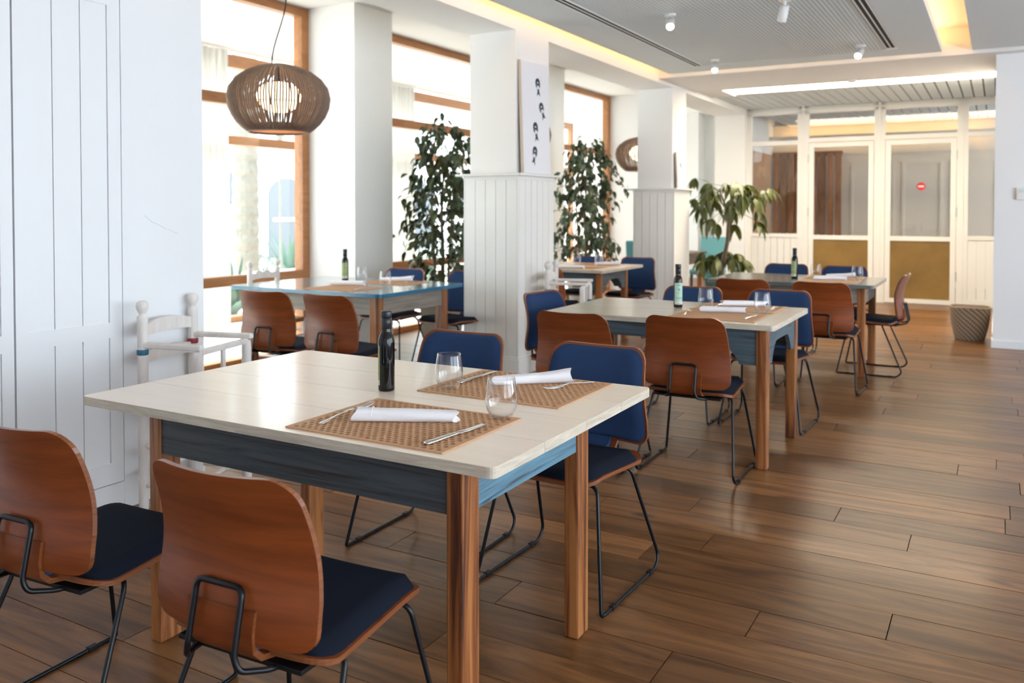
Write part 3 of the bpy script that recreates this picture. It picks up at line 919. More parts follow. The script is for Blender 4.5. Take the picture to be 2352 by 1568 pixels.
def child_chair(name, h, arms, label, rings=('ring_blue', 'ring_red'), carved=False, zs=.50):
    t = empty(name)
    for s, ring in ((1, rings[0]), (-1, rings[1])):
        p = MB().lathe(post_profile(h), 14, cx=s * .178, cy=-.145).build('back_post', 'white_wood', t)
        MB().lathe([(.0238, h - .245), (.0255, h - .24), (.0255, h - .225), (.0238, h - .22)], 14, cx=s * .178, cy=-.145).build('painted_ring', ring, p)
    # curved top rails
    def rail(z0, z1, arch, n='back_rail'):
        m_ = 12
        fr, bk = [], []
        for k in range(3):
            u = k / 2
            rw, rb = [], []
            for j in range(m_ + 1):
                x = -.164 + .328 * j / m_
                e = 1 - (2 * j / m_ - 1) ** 2
                zt_ = z1 + arch * e + (.012 * math.cos(6 * PI * j / m_) if carved and arch else 0)
                z = z0 + .4 * arch * e + (zt_ - z0 - .4 * arch * e) * u
                y = -.145 - .018 * e
                rw.append((x, y + .009, z)); rb.append((x, y - .009, z))
            fr.append(rw); bk.append(rb)
        MB().patch(fr, bk, smooth=False).build(n, 'white_wood', t)
    rail(h - .165, h - .115, .022)
    rail(zs + .165, zs + .215, .012)
    fh = (zs + .235) if arms else zs + .01
    for s in (1, -1):
        fp_ = [(.016, 0), (.021, .02), (.0225, .15), (.0225, fh - .03), (.019, fh - .005), (0, fh)]
        p = MB().lathe(fp_, 14, cx=s * .190, cy=.145).build('front_post', 'white_wood', t)
        MB().lathe([(.0228, zs + .07), (.0245, zs + .075), (.0245, zs + .088), (.0228, zs + .093)], 14, cx=s * .190, cy=.145).build('painted_ring', rings[0] if s > 0 else 'ring_blue', p) if arms else None
        if arms:
            a = MB(); m_ = Matrix.Translation((s * .178, -.135, zs + .252)) @ Matrix.Rotation(math.atan2(-s * .013, .29), 4, 'Z')
            a.box(-.017, .017, -.005, .31, -.013, .012, mat=m_)
            a.build('armrest', 'white_wood', t, bevel=.006)
        # side stretchers
        for z in (.12, .30):
            MB().tube([(s * .179, -.14, z), (s * .190, .145, z)], .011, 8).build('stretcher', 'white_wood', t)
    if arms:
        MB().box(-.190, .190, .135, .158, zs + .215, zs + .242).build('front_bar', 'white_wood', t, bevel=.004)
        MB().box(-.012, .012, .139, .154, zs + .02, zs + .218).build('spindle', 'white_wood', t, bevel=.003)
    for z in (.16, .26):
        MB().tube([(-.190, .145, z), (.190, .145, z)], .011, 8).build('stretcher', 'white_wood', t)
        MB().tube([(-.178, -.145, z), (.178, -.145, z)], .011, 8).build('stretcher', 'white_wood', t)
    n = 10
    top = [[((-1 + 2 * j / n) * (.184 + .012 * i / n), -.15 + .30 * i / n, zs + .012 - .012 * (1 - (2 * j / n - 1) ** 2) * (1 - (2 * i / n - 1) ** 2) + .004 * ((i + j) % 2)) for j in range(n + 1)] for i in range(n + 1)]
    bot = [[(p[0], p[1], zs - .022) for p in r_] for r_ in top]
    MB().patch(top, bot, smooth=False).build('rush_seat', 'rush', t)
    return tag(t, label, 'child chair', 'white painted child chairs')
hc = child_chair('child_chair', .952, True, 'white wooden child armchair with rush seat standing against the left wall')
hc.location = (-3.228, 2.698, 0); hc.rotation_euler = (0, 0, R(14 - 90))
hc2 = child_chair('child_chair', .925, True, 'white wooden child armchair beside the near pillar, behind the sand topped table', rings=('ring_blue', 'rattan_light'))
hc2.location = (-3.115, 6.42, 0); hc2.rotation_euler = (0, 0, R(16 - 90))
hc3 = child_chair('child_chair', .915, False, 'small white armless chair with carved top rail between window and teal table', rings=('ring_blue', 'ring_blue'), carved=True, zs=.40)
hc3.location = (-5.42, 5.40, 0); hc3.rotation_euler = (0, 0, R(6 - 90))

# ------------------------------------------------------------------ table settings
def mat_mesh(w=.52, d=.40, px=.0225, py=.0158, r=.0082, th=.0034):
    mb = MB()
    br = .007
    nx, ny = int((w - 2 * br) / px), int((d - 2 * br) / py)
    x0, y0 = -nx * px / 2, -ny * py / 2
    # border
    for a, b, c, e in ((-w / 2, w / 2, -d / 2, y0), (-w / 2, w / 2, -y0, d / 2), (-w / 2, x0, y0, -y0), (-x0, w / 2, y0, -y0)):
        mb.box(a, b, c, e, 0, th)
    N_ = 10
    for j in range(ny):
        sh = px / 2 if j % 2 else 0
        for i in range(nx - (1 if j % 2 else 0)):
            cx, cy_ = x0 + (i + .5) * px + sh, y0 + (j + .5) * py
            ring, edge = [], []
            for k in range(N_):
                a = 2 * PI * k / N_ + PI / N_
                ca, sa = math.cos(a), math.sin(a)
                ring.append((cx + r * 1.15 * ca, cy_ + r * .74 * sa))
                m_ = min((px / 2) / max(abs(ca), 1e-6), (py / 2) / max(abs(sa), 1e-6))
                edge.append((cx + m_ * ca, cy_ + m_ * sa))
            vs = [(p[0], p[1], th) for p in ring] + [(p[0], p[1], th) for p in edge] + [(p[0], p[1], .0005) for p in ring]
            fs = []
            for k in range(N_):
                k2 = (k + 1) % N_
                fs.append((k, N_ + k, N_ + k2, k2)); fs.append((2 * N_ + k, k, k2, 2 * N_ + k2))
            # the four corners left between the sampled edge points
            mb.add(vs, fs, 0)
            cs = [(cx + sx * px / 2, cy_ + sy * py / 2, th) for sx, sy in ((1, 1), (-1, 1), (-1, -1), (1, -1))]
            for q, c in enumerate(cs):
                near = sorted(range(N_), key=lambda k: (edge[k][0] - c[0]) ** 2 + (edge[k][1] - c[1]) ** 2)[:2]
                mb.add([c, (*edge[near[0]], th), (*edge[near[1]], th)], [(0, 1, 2)], 0)
        if j % 2:
            for a in (x0, -x0 - px / 2):
                mb.add([(a, y0 + j * py, th), (a + px / 2, y0 + j * py, th), (a + px / 2, y0 + (j + 1) * py, th), (a, y0 + (j + 1) * py, th)], [(0, 1, 2, 3)], 0)
    return mb.mesh('mat_weave', 'mat_brown')
MATMESH = mat_mesh()
def placemat(x, y, rz, label, sx=1, sy=1):
    t = empty('placemat', (x, y, ZT + .0003), R(rz))
    o = link('perforated_sheet', MATMESH, t); o.scale = (sx, sy, 1)
    piece('backing', 'mat_base', -.259 * sx, .259 * sx, -.199 * sy, .199 * sy, 0, .0006, t)
    return tag(t, label, 'placemat', 'brown perforated placemats')

def napkin_mesh(L_=.27, w0=.050, w1=.043, h0=.036, h1=.030, flare=0.0, seed=1):
    rn = random.Random(seed)
    n, m_ = 26, 22
    ph = [rn.uniform(0, 6) for _ in range(6)]
    rows = []
    for i in range(n + 1):
        u = i / n
        w = (w0 + (w1 - w0) * u) * (1 + flare * max(0, u - .55) * 1.6)
        h = (h0 + (h1 - h0) * u) * (1 + flare * .5 * max(0, u - .6))
        row = []
        for k in range(m_):
            a = 2 * PI * k / m_
            rr = 1 + .035 * math.sin(3 * a + ph[0] + 4 * u) + .025 * math.sin(5 * a + ph[1] - 6 * u) + .02 * math.sin(9 * u + ph[2])
            y = w / 2 * math.copysign(abs(math.cos(a)) ** .8, math.cos(a)) * rr
            z = h / 2 * (1 + math.copysign(abs(math.sin(a)) ** .75, math.sin(a)) * (rr if math.sin(a) > 0 else 1))
            row.append(((u - .5) * L_ + .004 * math.sin(2 * a + ph[3]) * (1 if 0 < i < n else 2.2), y, z))
        rows.append(row)
    mb = MB()
    vs = [p for r_ in rows for p in r_]
    fs = []
    for i in range(n):
        for k in range(m_):
            k2 = (k + 1) % m_
            fs.append((i * m_ + k, (i + 1) * m_ + k, (i + 1) * m_ + k2, i * m_ + k2))
    mb.add(vs, fs, 0, True)
    # rolled ends: a spiral recess
    for i, sgn in ((0, 1), (n, -1)):
        c = Vector((0, 0, 0))
        for p in rows[i]: c += Vector(p) / m_
        inner = [tuple(c + (Vector(p) - c) * .62 + Vector((sgn * .012, 0, 0))) for p in rows[i]]
        vs = rows[i] + inner
        fs = [(k, (k + 1) % m_, m_ + (k + 1) % m_, m_ + k) for k in range(m_)] + [tuple(range(m_, 2 * m_))]
        mb.add(vs, fs, 0, False)
    return mb
NAP = [napkin_mesh(seed=3).mesh('napkin_roll', 'napkin'), napkin_mesh(.27, .040, .050, .030, .040, .9, 5).mesh('napkin_flared', 'napkin'), napkin_mesh(.26, .052, .046, .034, .034, .2, 9).mesh('napkin_soft', 'napkin')]
def napkin(x, y, rz, kind, label, s=1.0, dz=.0028):
    o = link('napkin', NAP[kind]); o.location = (x, y, ZT + dz); o.rotation_euler = (0, 0, R(rz)); o.scale = (s, s, s)
    # hem line as its own fold
    f = MB()
    w = .053 if kind != 1 else .043
    pts = [(-.088, w / 2 * math.cos(a), .0185 * (1 + math.sin(a))) for a in [PI * k / 8 for k in range(9)]]
    f.tube(pts, .0009, 4).build('hem', 'napkin', o)
    return tag(o, label, 'napkin', 'rolled white napkins')

def loft(sections, m_=10):
    """sections: (y, half width, z, half thickness)"""
    mb = MB(); vs, fs = [], []
    for (y, w, z, h) in sections:
        for k in range(m_):
            a = 2 * PI * k / m_
            vs.append((w * math.cos(a), y, z + h * math.sin(a)))
    n = len(sections)
    for i in range(n - 1):
        for k in range(m_):
            k2 = (k + 1) % m_
            fs.append((i * m_ + k, i * m_ + k2, (i + 1) * m_ + k2, (i + 1) * m_ + k))
    fs.append(tuple(range(m_ - 1, -1, -1))); fs.append(tuple(range((n - 1) * m_, n * m_)))
    mb.add(vs, fs, 0, True)
    return mb
KN_H = loft([(-.112, .004, .005, .002), (-.110, .0085, .005, .0042), (-.09, .0095, .005, .0045), (-.04, .0075, .005, .0042), (-.004, .0065, .005, .0036), (.004, .0075, .005, .0028)]).mesh('knife_handle', 'steel')
KN_B = loft([(.003, .0075, .005, .0016), (.03, .010, .005, .0012), (.075, .0105, .005, .0010), (.100, .0085, .005, .0008), (.112, .003, .005, .0006)]).mesh('knife_blade', 'steel')
FK_H = loft([(-.105, .005, .0045, .001), (-.10, .0085, .0045, .0016), (-.06, .006, .006, .0016), (.0, .0035, .011, .0016), (.025, .005, .008, .0015), (.04, .011, .0045, .0012), (.055, .0125, .003, .0010)]).mesh('fork_handle', 'steel')
_m = MB()
for k in range(4):
    x = -.0102 + .0068 * k
    _m.tube([(x, .052, .003), (x, .075, .0025), (x * .95, .098, .0055), (x * .92, .104, .007)], [.0016, .0016, .0013, .0006], 6)
FK_T = _m.mesh('fork_tines', 'steel')
def cutlery(name, x, y, rz, label, tilt=0, dz=.0028, s=1.0):
    t = empty(name, (x, y, ZT + dz)); t.rotation_euler = (R(tilt), 0, R(rz)); t.scale = (s, s, s)
    if name == 'knife':
        link('handle', KN_H, t); link('blade', KN_B, t)
    else:
        link('handle', FK_H, t); link('tines', FK_T, t)
    return tag(t, label, name, 'table %ss' % ('knive' if name == 'knife' else name))

gp = [(0, 0), (.020, 0), (.0265, .0015), (.034, .010), (.0425, .028), (.0468, .048), (.0468, .062), (.0435, .088), (.0400, .112), (.0388, .118)]
inner = [(.0380, .1182), (.0392, .112), (.0427, .088), (.0459, .062), (.0459, .048), (.0414, .029), (.0322, .0125), (.022, .0072), (0, .0065)]
GLASS = MB().lathe(gp + inner, 40).mesh('tumbler', 'drink_glass')
def tumbler(x, y, label, dz=.0026):
    o = link('drinking_glass', GLASS); o.location = (x, y, ZT + dz)
    return tag(o, label, 'glass', 'stemless drinking glasses')

def bottle(x, y, rz, label, body='bottle_glass', lab='label_green', dz=0.0004):
    t = empty('oil_bottle', (x, y, ZT + dz), R(rz))
    prof = [(0, 0), (.0245, 0), (.0268, .003), (.0272, .012), (.0272, .160), (.0262, .172), (.0222, .184), (.0176, .193), (.0165, .202), (.0165, .244), (0, .244)]
    MB().lathe(prof, 32).build('body', body, t)
    MB().lathe([(.0172, .205), (.0172, .240), (.0164, .2405), (.0164, .243)], 28).build('neck_sleeve', 'cap_black', t)
    MB().lathe([(.0172, .2425), (.0180, .244), (.0180, .261), (.0168, .2635), (0, .2640)], 28).build('cap', 'cap_black', t)
    def wrap(n, z0, z1, a0, a1, mat, r_=.0274):
        m_ = 12
        a_ = [a0 + (a1 - a0) * k / m_ for k in range(m_ + 1)]
        fr = [[(r_ * math.cos(a), r_ * math.sin(a), z) for a in a_] for z in (z0, z1)]
        bk = [[(p[0] * .994, p[1] * .994, p[2]) for p in r2] for r2 in fr]
        return MB().patch(fr, bk).build(n, mat, t)
    A = R(58)
    l = wrap('label', .036, .150, -A, A, lab)
    wrap('label_foot', .020, .036, -A, A, 'label_white')
    for z, a0, a1, h in ((.138, -.5, .5, .0022), (.134, -.3, .3, .001), (.108, -.12, .05, .010), (.104, .1, .3, .006), (.090, -.4, .4, .0012), (.062, -.8, .8, .001), (.058, -.8, .8, .001), (.054, -.8, .8, .001), (.028, -.5, .4, .0014), (.025, -.5, .6, .0010)):
        wrap('print', z, z + h, a0, a1, 'ink_dark', .0275).parent = l
    return tag(t, label, 'bottle', 'olive oil bottles')

N1, N3, N4, N2, N5 = 'nearest table', 'sand topped table', 'dark green table', 'teal table', 'pale table between the pillars'
placemat(-1.4375, 1.918, 0, 'brown perforated placemat at the front edge of the nearest table')
placemat(-1.401, 2.489, 0, 'brown perforated placemat at the back edge of the nearest table', 1, 1.05)
napkin(-1.444, 1.928, 27, 0, 'straight rolled napkin on the front placemat of the nearest table', 1.06)
napkin(-1.383, 2.562, 42, 1, 'rolled napkin flaring at its right end on the back placemat of the nearest table')
cutlery('fork', -1.617, 1.882, -6, 'fork half hidden by the napkin on the front placemat of the nearest table', 6, .0125)
cutlery('fork', -1.252, 2.586, 153, 'fork on the back placemat of the nearest table')
cutlery('knife', -1.238, 1.876, -6, 'knife on the front placemat of the nearest table', 0, .0028, 1.12)
cutlery('knife', -1.594, 2.555, 0, 'knife behind the left drinking glass of the nearest table', 0, .0028, 1.12)
tumbler(-1.583, 2.352, 'drinking glass nearest the bottle on the nearest table')
tumbler(-1.228, 2.092, 'drinking glass on the front placemat corner of the nearest table')
bottle(-1.755, 2.238, 196, 'dark olive oil bottle with green label on the nearest table')

placemat(-1.36, 4.72, 0, 'brown placemat at the front of the %s' % N3, .95, .95)
placemat(-1.36, 5.16, 0, 'brown placemat at the back of the %s' % N3, .95, .95)
napkin(-1.375, 4.88, 14, 2, 'rolled napkin on the front placemat of the %s' % N3, .98)
napkin(-1.36, 5.27, 28, 0, 'rolled napkin on the back placemat of the %s' % N3, .98)
tumbler(-1.535, 5.06, 'left drinking glass on the %s' % N3)
tumbler(-1.175, 4.965, 'right drinking glass on the %s' % N3)
bottle(-1.696, 5.02, 300, 'amber olive oil bottle with pale green label on the %s' % N3, 'bottle_amber', 'label_mint')
cutlery('fork', -1.55, 4.74, 10, 'fork on the front placemat of the %s' % N3)
cutlery('knife', -1.18, 4.72, -4, 'knife on the front placemat of the %s' % N3)
cutlery('fork', -1.16, 5.20, 175, 'fork on the back placemat of the %s' % N3)
cutlery('knife', -1.50, 5.20, 178, 'knife on the back placemat of the %s' % N3)

placemat(-1.22, 7.46, 0, 'brown placemat at the front of the %s' % N4, .9, .9)
placemat(-1.24, 7.88, 0, 'brown placemat at the back of the %s' % N4, .9, .9)
napkin(-1.235, 7.60, 14, 0, 'rolled napkin on the front placemat of the %s' % N4, .95)
napkin(-1.20, 7.93, 24, 1, 'rolled napkin on the back placemat of the %s' % N4, .9)
tumbler(-1.385, 7.80, 'left drinking glass on the %s' % N4)
tumbler(-1.03, 7.68, 'right drinking glass on the %s' % N4)
bottle(-1.53, 7.62, 250, 'dark olive oil bottle with green label on the %s' % N4)

placemat(-4.30, 4.97, 0, 'brown placemat at the front of the %s' % N2, .95, .95)
placemat(-4.28, 5.56, 0, 'brown placemat at the back of the %s' % N2, .95, .95)
napkin(-4.42, 5.16, 16, 2, 'rolled napkin on the front placemat of the %s' % N2, 1.1)
napkin(-4.33, 5.66, 24, 1, 'rolled napkin on the back placemat of the %s' % N2)
tumbler(-4.58, 5.52, 'left drinking glass on the %s' % N2)
tumbler(-4.125, 5.25, 'right drinking glass on the %s' % N2)
bottle(-4.77, 5.53, 300, 'dark olive oil bottle with green label on the %s' % N2)
cutlery('knife', -4.10, 4.98, -5, 'knife on the front placemat of the %s' % N2)
cutlery('fork', -4.16, 5.60, 170, 'fork on the back placemat of the %s' % N2)

placemat(-3.72, 7.93, 0, 'brown placemat at the front of the %s' % N5, .9, .9)
placemat(-3.75, 8.45, 0, 'brown placemat at the back of the %s' % N5, .9, .9)
napkin(-3.76, 7.80, 12, 0, 'rolled napkin on the front placemat of the %s' % N5)
napkin(-3.62, 8.42, 20, 1, 'rolled napkin on the back placemat of the %s' % N5)
tumbler(-3.99, 8.42, 'left drinking glass on the %s' % N5)
tumbler(-3.645, 8.24, 'right drinking glass on the %s' % N5)

# ------------------------------------------------------------------ pendant lamps
def pendant_proto():
    t = empty('pendant_lamp')
    n = 118
    top_z, bot_z, Rm = .232, -.243, .357
    def rad(z):
        return Rm * math.sqrt(max(0, 1 - (z / (.2365 if z > 0 else .301)) ** 2))
    zs = [top_z, .226, .210, .18, .13, .07, 0, -.07, -.13, -.18, -.22, bot_z]
    mb = MB()
    rr = random.Random(5)
    for k in range(n):
        a = 2 * PI * k / n
        j1, j2 = rr.uniform(-.012, .012), rr.uniform(-.012, .012)
        pts = [(rad(z) * math.cos(a + j1 * math.sin(3 * z * 10) + j2), rad(z) * math.sin(a + j1 * math.sin(3 * z * 10) + j2), z) for z in zs]
        mb.tube(pts, [.004, .0042, .0046, .0052, .0058, .0062, .0064, .0062, .0058, .0054, .005, .005], 5, cap=False)
    mb.build('rattan_shade', 'rattan', t)
    hoop = MB()
    for z, r_ in ((bot_z, .007), (-.055, .0022), (top_z, .006), (.10, .002)):
        rd = rad(z) - (.004 if z not in (bot_z, top_z) else 0)
        hoop.tube([(rd * math.cos(2 * PI * k / 48), rd * math.sin(2 * PI * k / 48), z) for k in range(48)], r_, 6, closed=True)
    hoop.build('hoop', 'rattan', t)
    MB().lathe([(.212, bot_z + .006), (.240, bot_z + .05), (.236, bot_z + .05), (.208, bot_z + .006)], 40).build('inner_lining', 'rattan_light', t)
    MB().lathe([(0, -.105), (.06, -.100), (.115, -.072), (.150, -.02), (.155, .02), (.14, .065), (.10, .098), (.05, .110), (0, .112)], 32).build('globe', 'bulb_glow', t)
    MB().lathe([(0, top_z + .012), (.05, top_z + .010), (.065, top_z - .002), (.06, top_z - .01), (0, top_z - .008)], 24).build('top_cap', 'rattan', t)
    MB().tube([(0, 0, .11), (0, 0, top_z)], .006, 8).build('stem', 'black_metal', t)
    pts = []
    for k in range(15):
        u = k / 14
        z = top_z + .01 + u * (3.25 - 2.157 - top_z - .025)
        pts.append((.085 * math.sin(min(1, u / .55) * PI / 2) ** 2 - .050 * (1 - u), -.02 * math.sin(u * PI), z))
    MB().tube(pts, .005, 6).build('cord', 'black_plastic', t)
    MB().lathe([(.05, 3.25 - 2.157 - .025), (.05, 3.25 - 2.157)], 20, cx=.085).build('ceiling_rose', 'plastic_white', t)
    return t
p0 = pendant_proto()
for i, (y, lab) in enumerate(((4.51, 'large round woven rattan pendant lamp glowing above the teal table'), (8.01, 'rattan pendant lamp mostly hidden behind the leaning panel on the near pillar'), (11.63, 'rattan pendant lamp half hidden by the far pillar, above the ficus'))):
    o = p0 if i == 0 else copy_tree(p0)
    o.location = (-4.5, y, 2.157); o.rotation_euler = (0, 0, R(29.7 + 40 * i))
    tag(o, lab, 'lamp', 'rattan pendant lamps')

# ------------------------------------------------------------------ leaning prints on the pillar ledges
def fish_print(cx, cz, L_, w, ang):
    body = []
    for k in range(18):
        a = 2 * PI * k / 18
        body.append((w * math.sin(a) * (1 + .25 * math.cos(a)), L_ * .36 * math.cos(a) + L_ * .16))
    tail = [(-w * .25, -L_ * .12), (-w * .75, -L_ * .48), (-w * .1, -L_ * .36), (w * .7, -L_ * .50), (w * .3, -L_ * .12)]
    def tr(p):
        c, s = math.cos(ang), math.sin(ang)
        return (cx + p[0] * c - p[1] * s, cz + p[0] * s + p[1] * c)
    mb = MB()
    # broken body outline with open middle, head blot, and separate tail
    outer = [tr(p) for p in body]; inn = [tr((p[0] * .55, (p[1] - L_ * .16) * .60 + L_ * .10)) for p in body]
    n = 18
    for k in range(n):
        if k in (6, 11): continue
        q = [outer[k], outer[(k + 1) % n], inn[(k + 1) % n], inn[k]]
        mb.prism(q, 'x', 0, .0008)
    for k in (2, 4, 13, 15):
        q = [inn[k], inn[(k + 1) % n], tr((0, L_ * .12)), tr((w * .1, L_ * .22))]
        mb.prism(q, 'x', 0, .0008)
    mb.prism([tr(p) for p in tail], 'x', 0, .0008)
    return mb
def print_panel(loc, w, h, th, lean, marks, label):
    t = empty('art_panel', loc); t.rotation_euler = (0, R(-lean), 0)
    b = MB().box(0, th, 0, w, 0, h).build('canvas', ['art_white'], t, bevel=.002)
    MB().box(-.004, .0, .01, w - .01, .01, h - .01).build('stretcher_frame', 'art_edge', t)
    MB().box(.001, th - .002, -.0012, .0, .004, h - .004).build('edge_strip', 'art_edge', t)
    for cy_, cz, L_, wd, ang in marks:
        o = fish_print(cy_, cz, L_, wd, ang).build('fish_print', 'ink_blue', t); o.location = (th + .0001, 0, 0)
    return tag(t, label, 'art panel', 'white panels leaning on the pillar ledges')
print_panel((-3.394, 6.10, 1.654), .475, .93, .030, 2.0, ((.285, .730, .150, .040, .10), (.35, .535, .150, .040, .45), (.225, .350, .160, .041, .18), (.185, .150, .155, .040, -.30)),
            'tall white panel with four dark blue fish prints leaning on the near pillar')
print_panel((-3.394, 9.965, 1.614), .30, .44, .022, 3.0, ((.15, .27, .09, .022, .9),), 'small white panel with one dark mark leaning on the far pillar')

# ------------------------------------------------------------------ basket, wall box
t = empty('woven_basket', (-.25, 10.08, 0))
rows = 20
prof = []
for i in range(rows + 1):
    u = i / rows
    prof.append((.135 + .055 * (1 - (1 - u) ** 1.8), .002 + .34 * u))
mb = MB(); seg = 60
vs = []
for i, (r_, z) in enumerate(prof):
    for k in range(seg):
        rr = r_ + (.0035 if (k + i) % 3 == 0 else 0)
        a = 2 * PI * k / seg
        vs.append((rr * math.cos(a), rr * math.sin(a), z))
fs = [(i * seg + k, i * seg + (k + 1) % seg, (i + 1) * seg + (k + 1) % seg, (i + 1) * seg + k) for i in range(rows) for k in range(seg)]
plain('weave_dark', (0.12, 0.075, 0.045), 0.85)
for q, (i, k) in zip(fs, ((i, k) for i in range(rows) for k in range(seg))):
    pass
mb.v = vs; mb.f = fs; mb.sm = [False] * len(fs)
mb.mi = [1 if (k + i) % 3 == 1 else 0 for i in range(rows) for k in range(seg)]
mb.build('woven_side', ['basket_weave', 'weave_dark'], t)
MB().lathe([(0, .004), (.13, .004), (.13, .010), (0, .010)], 40).build('bottom', 'basket_weave', t)
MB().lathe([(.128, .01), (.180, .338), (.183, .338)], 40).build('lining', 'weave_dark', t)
MB().tube([(.187 * math.cos(2 * PI * k / 48), .187 * math.sin(2 * PI * k / 48), .342 + .004 * math.sin(6 * PI * k / 48)) for k in range(48)], .0075, 6, closed=True).build('rim', 'basket_weave', t)
tag(t, 'round woven waste basket on the floor by the right wall corner', 'basket')
t = empty('thermostat', (.19, 9.597, 1.51))
MB().box(-.045, .045, -.028, 0, -.06, .06).build('housing', 'plastic_white', t, bevel=.004)
MB().box(-.028, .028, -.0295, -.028, .008, .042).build('display', 'ceiling_grey', t)
tag(t, 'small white thermostat box on the right wall at the picture edge', 'thermostat')

# ------------------------------------------------------------------ plants
def leaf_mesh(name, L_, w, mat, droop=.35, fold=.25, n=4):
    """a folded leaf along +y, tip drooping"""
    mb = MB(); vs = []
    for i in range(n + 1):
        u = i / n
        hw = w / 2 * (math.sin(PI * (u ** .8)) ** .9 if 0 < u < 1 else 0)
        z = -droop * L_ * u * u
        y = L_ * u * (1 - .15 * droop * u)
        vs += [(-hw, y, z + fold * hw), (0, y, z), (hw, y, z + fold * hw)]
    fs = []
    for i in range(n):
        a = i * 3
        if i == 0: fs += [(1, 4, 3), (1, 5, 4)]
        elif i == n - 1: fs += [(a, a + 1, a + 4), (a + 1, a + 2, a + 4)]
        else: fs += [(a, a + 1, a + 4, a + 3), (a + 1, a + 2, a + 5, a + 4)]
    mb.add(vs, fs, 0, True)
    return mb, mb.mesh(name, mat)

FIC = [leaf_mesh('ficus_leaf', l * 1.05, w * 1.12, m_, d, .3)[1] for l, w, m_, d in ((.10, .046, 'leaf_dark', .4), (.088, .042, 'leaf_dark', .2), (.10, .044, 'leaf_mid', .5), (.078, .040, 'leaf_mid', .3), (.092, .042, 'leaf_dark', .6))]
FIC_Y = leaf_mesh('ficus_leaf_yellow', .09, .045, 'leaf_yellow', .3)[1]

def pot_mesh(t, rt, rb, h, mat):
    MB().lathe([(0, 0), (rb, 0), (rb + .004, .01), (rt - .012, h - .04), (rt, h - .035), (rt, h), (rt - .02, h), (rt - .03, h - .05), (0, h - .05)], 36).build('pot', mat, t)
    MB().lathe([(0, h - .045), (rt - .035, h - .05), (rt - .035, h - .055)], 24).build('soil', 'soil', t)

def ficus(loc, label, seed, height=2.15, rx=.46, pot='pot_sage', h_pot=.56, rt=.235, n_obj=290, n_stuff=720, yellow=0):
    rr = random.Random(seed)
    t = empty('ficus_tree', loc)
    pot_mesh(t, rt, rt * .73, h_pot, pot)
    # stems
    tips = []
    st = MB()
    trunk = [(0, 0, h_pot - .06), (.01, .01, .9), (-.015, .02, 1.3), (.02, 0, 1.65), (.01, -.01, height - .12)]
    st.tube(trunk, [.020, .018, .014, .009, .004], 8)
    st.tube([(.05, .03, h_pot - .06), (.05, .06, .95), (.10, .05, 1.45), (.13, .02, 1.8)], [.013, .012, .009, .004], 7)
    st.tube([(-.05, -.02, h_pot - .06), (-.07, -.03, .95), (-.12, 0, 1.4), (-.13, .03, 1.75)], [.013, .011, .008, .004], 7)
    st.build('trunk', 'bark', t)
    br = MB()
    pts = []
    nb = 74
    for k in range(nb):
        z0 = .62 + (height - .75) * (k / nb) + rr.uniform(-.05, .05)
        a = k * 2.4 + rr.uniform(-.4, .4)
        prof = 1.15 if z0 < 1.2 else 1.15 - .65 * (z0 - 1.2) / (height - 1.2)
        ln = rx * prof * rr.uniform(.55, 1.1)
        p0 = Vector((rr.uniform(-.08, .08), rr.uniform(-.05, .05), z0))
        d = Vector((math.cos(a), math.sin(a) * (.7 if loc[1] > 8 else .75), 0))
        up = rr.uniform(.05, .35)
        path = [p0, p0 + d * ln * .4 + Vector((0, 0, up * .7)), p0 + d * ln * .8 + Vector((0, 0, up * .55)), p0 + d * ln + Vector((0, 0, up * .2 - .08))]
        br.tube(path, [.005, .004, .003, .0015], 5, cap=False)
        for _ in range(17):
            u = rr.uniform(.15, 1.0)
            s_ = u * 3; i = min(2, int(s_)); f = s_ - i
            pts.append((path[i].lerp(path[i + 1], f), a))
    br.build('branches', 'bark', t)
    rr.shuffle(pts)
    far = MB()
    n_far = 0
    srcs = {}
    for i in range(min(n_obj + n_stuff, len(pts))):
        p, a = pts[i]
        p = p + Vector((rr.gauss(0, .025), rr.gauss(0, .025), rr.gauss(0, .03)))
        wx, wy = loc[0] + p.x, loc[1] + p.y
        if wy < 6.80 and wx < -5.06: p.x = -5.06 - loc[0] + rr.uniform(0, .12)
        if 9.80 < wy and wx < -4.98: p.x = -4.98 - loc[0] + rr.uniform(0, .12)
        if wy < 6.46: p.y = 6.46 - loc[1] + rr.uniform(0, .1)
        if loc[1] > 8 and wy < 9.12: p.y = 9.12 - loc[1] + rr.uniform(0, .1)
        if wx < -5.5: p.x = -5.5 - loc[0]
        if wx > -4.02 and (wy > 9.74 or wy < 6.9): p.x = -4.02 - loc[0] - rr.uniform(0, .1)
        rot = Matrix.Rotation(a - PI / 2 + rr.gauss(0, .9), 4, 'Z') @ Matrix.Rotation(-rr.uniform(.2, 1.25), 4, 'X') @ Matrix.Rotation(rr.gauss(0, .5), 4, 'Y')
        sc_ = rr.uniform(.8, 1.2)
        me = rr.choice(FIC)
        if i < n_obj:
            o = link('leaf', FIC_Y if i < yellow else me, t)
            o.matrix_local = Matrix.Translation(p) @ rot @ Matrix.Scale(sc_, 4)
        else:
            mtx = Matrix.Translation(p) @ rot @ Matrix.Scale(sc_, 4)
            far.add([mtx @ v.co for v in me.vertices], [tuple(f.vertices) for f in me.polygons], 0 if 'dark' in me.materials[0].name else 1, True)
    o = far.build('foliage', ['leaf_dark', 'leaf_mid'], t); o['kind'] = 'stuff'
    return tag(t, label, 'potted plant', 'potted ficus trees by the windows')
ficus((-4.70, 6.86, 0), 'tall potted ficus tree between the window and the near pillar', 21, yellow=2)
ficus((-4.42, 9.56, 0), 'tall potted ficus tree behind the pale table between the pillars', 22, height=2.18, rx=.50)

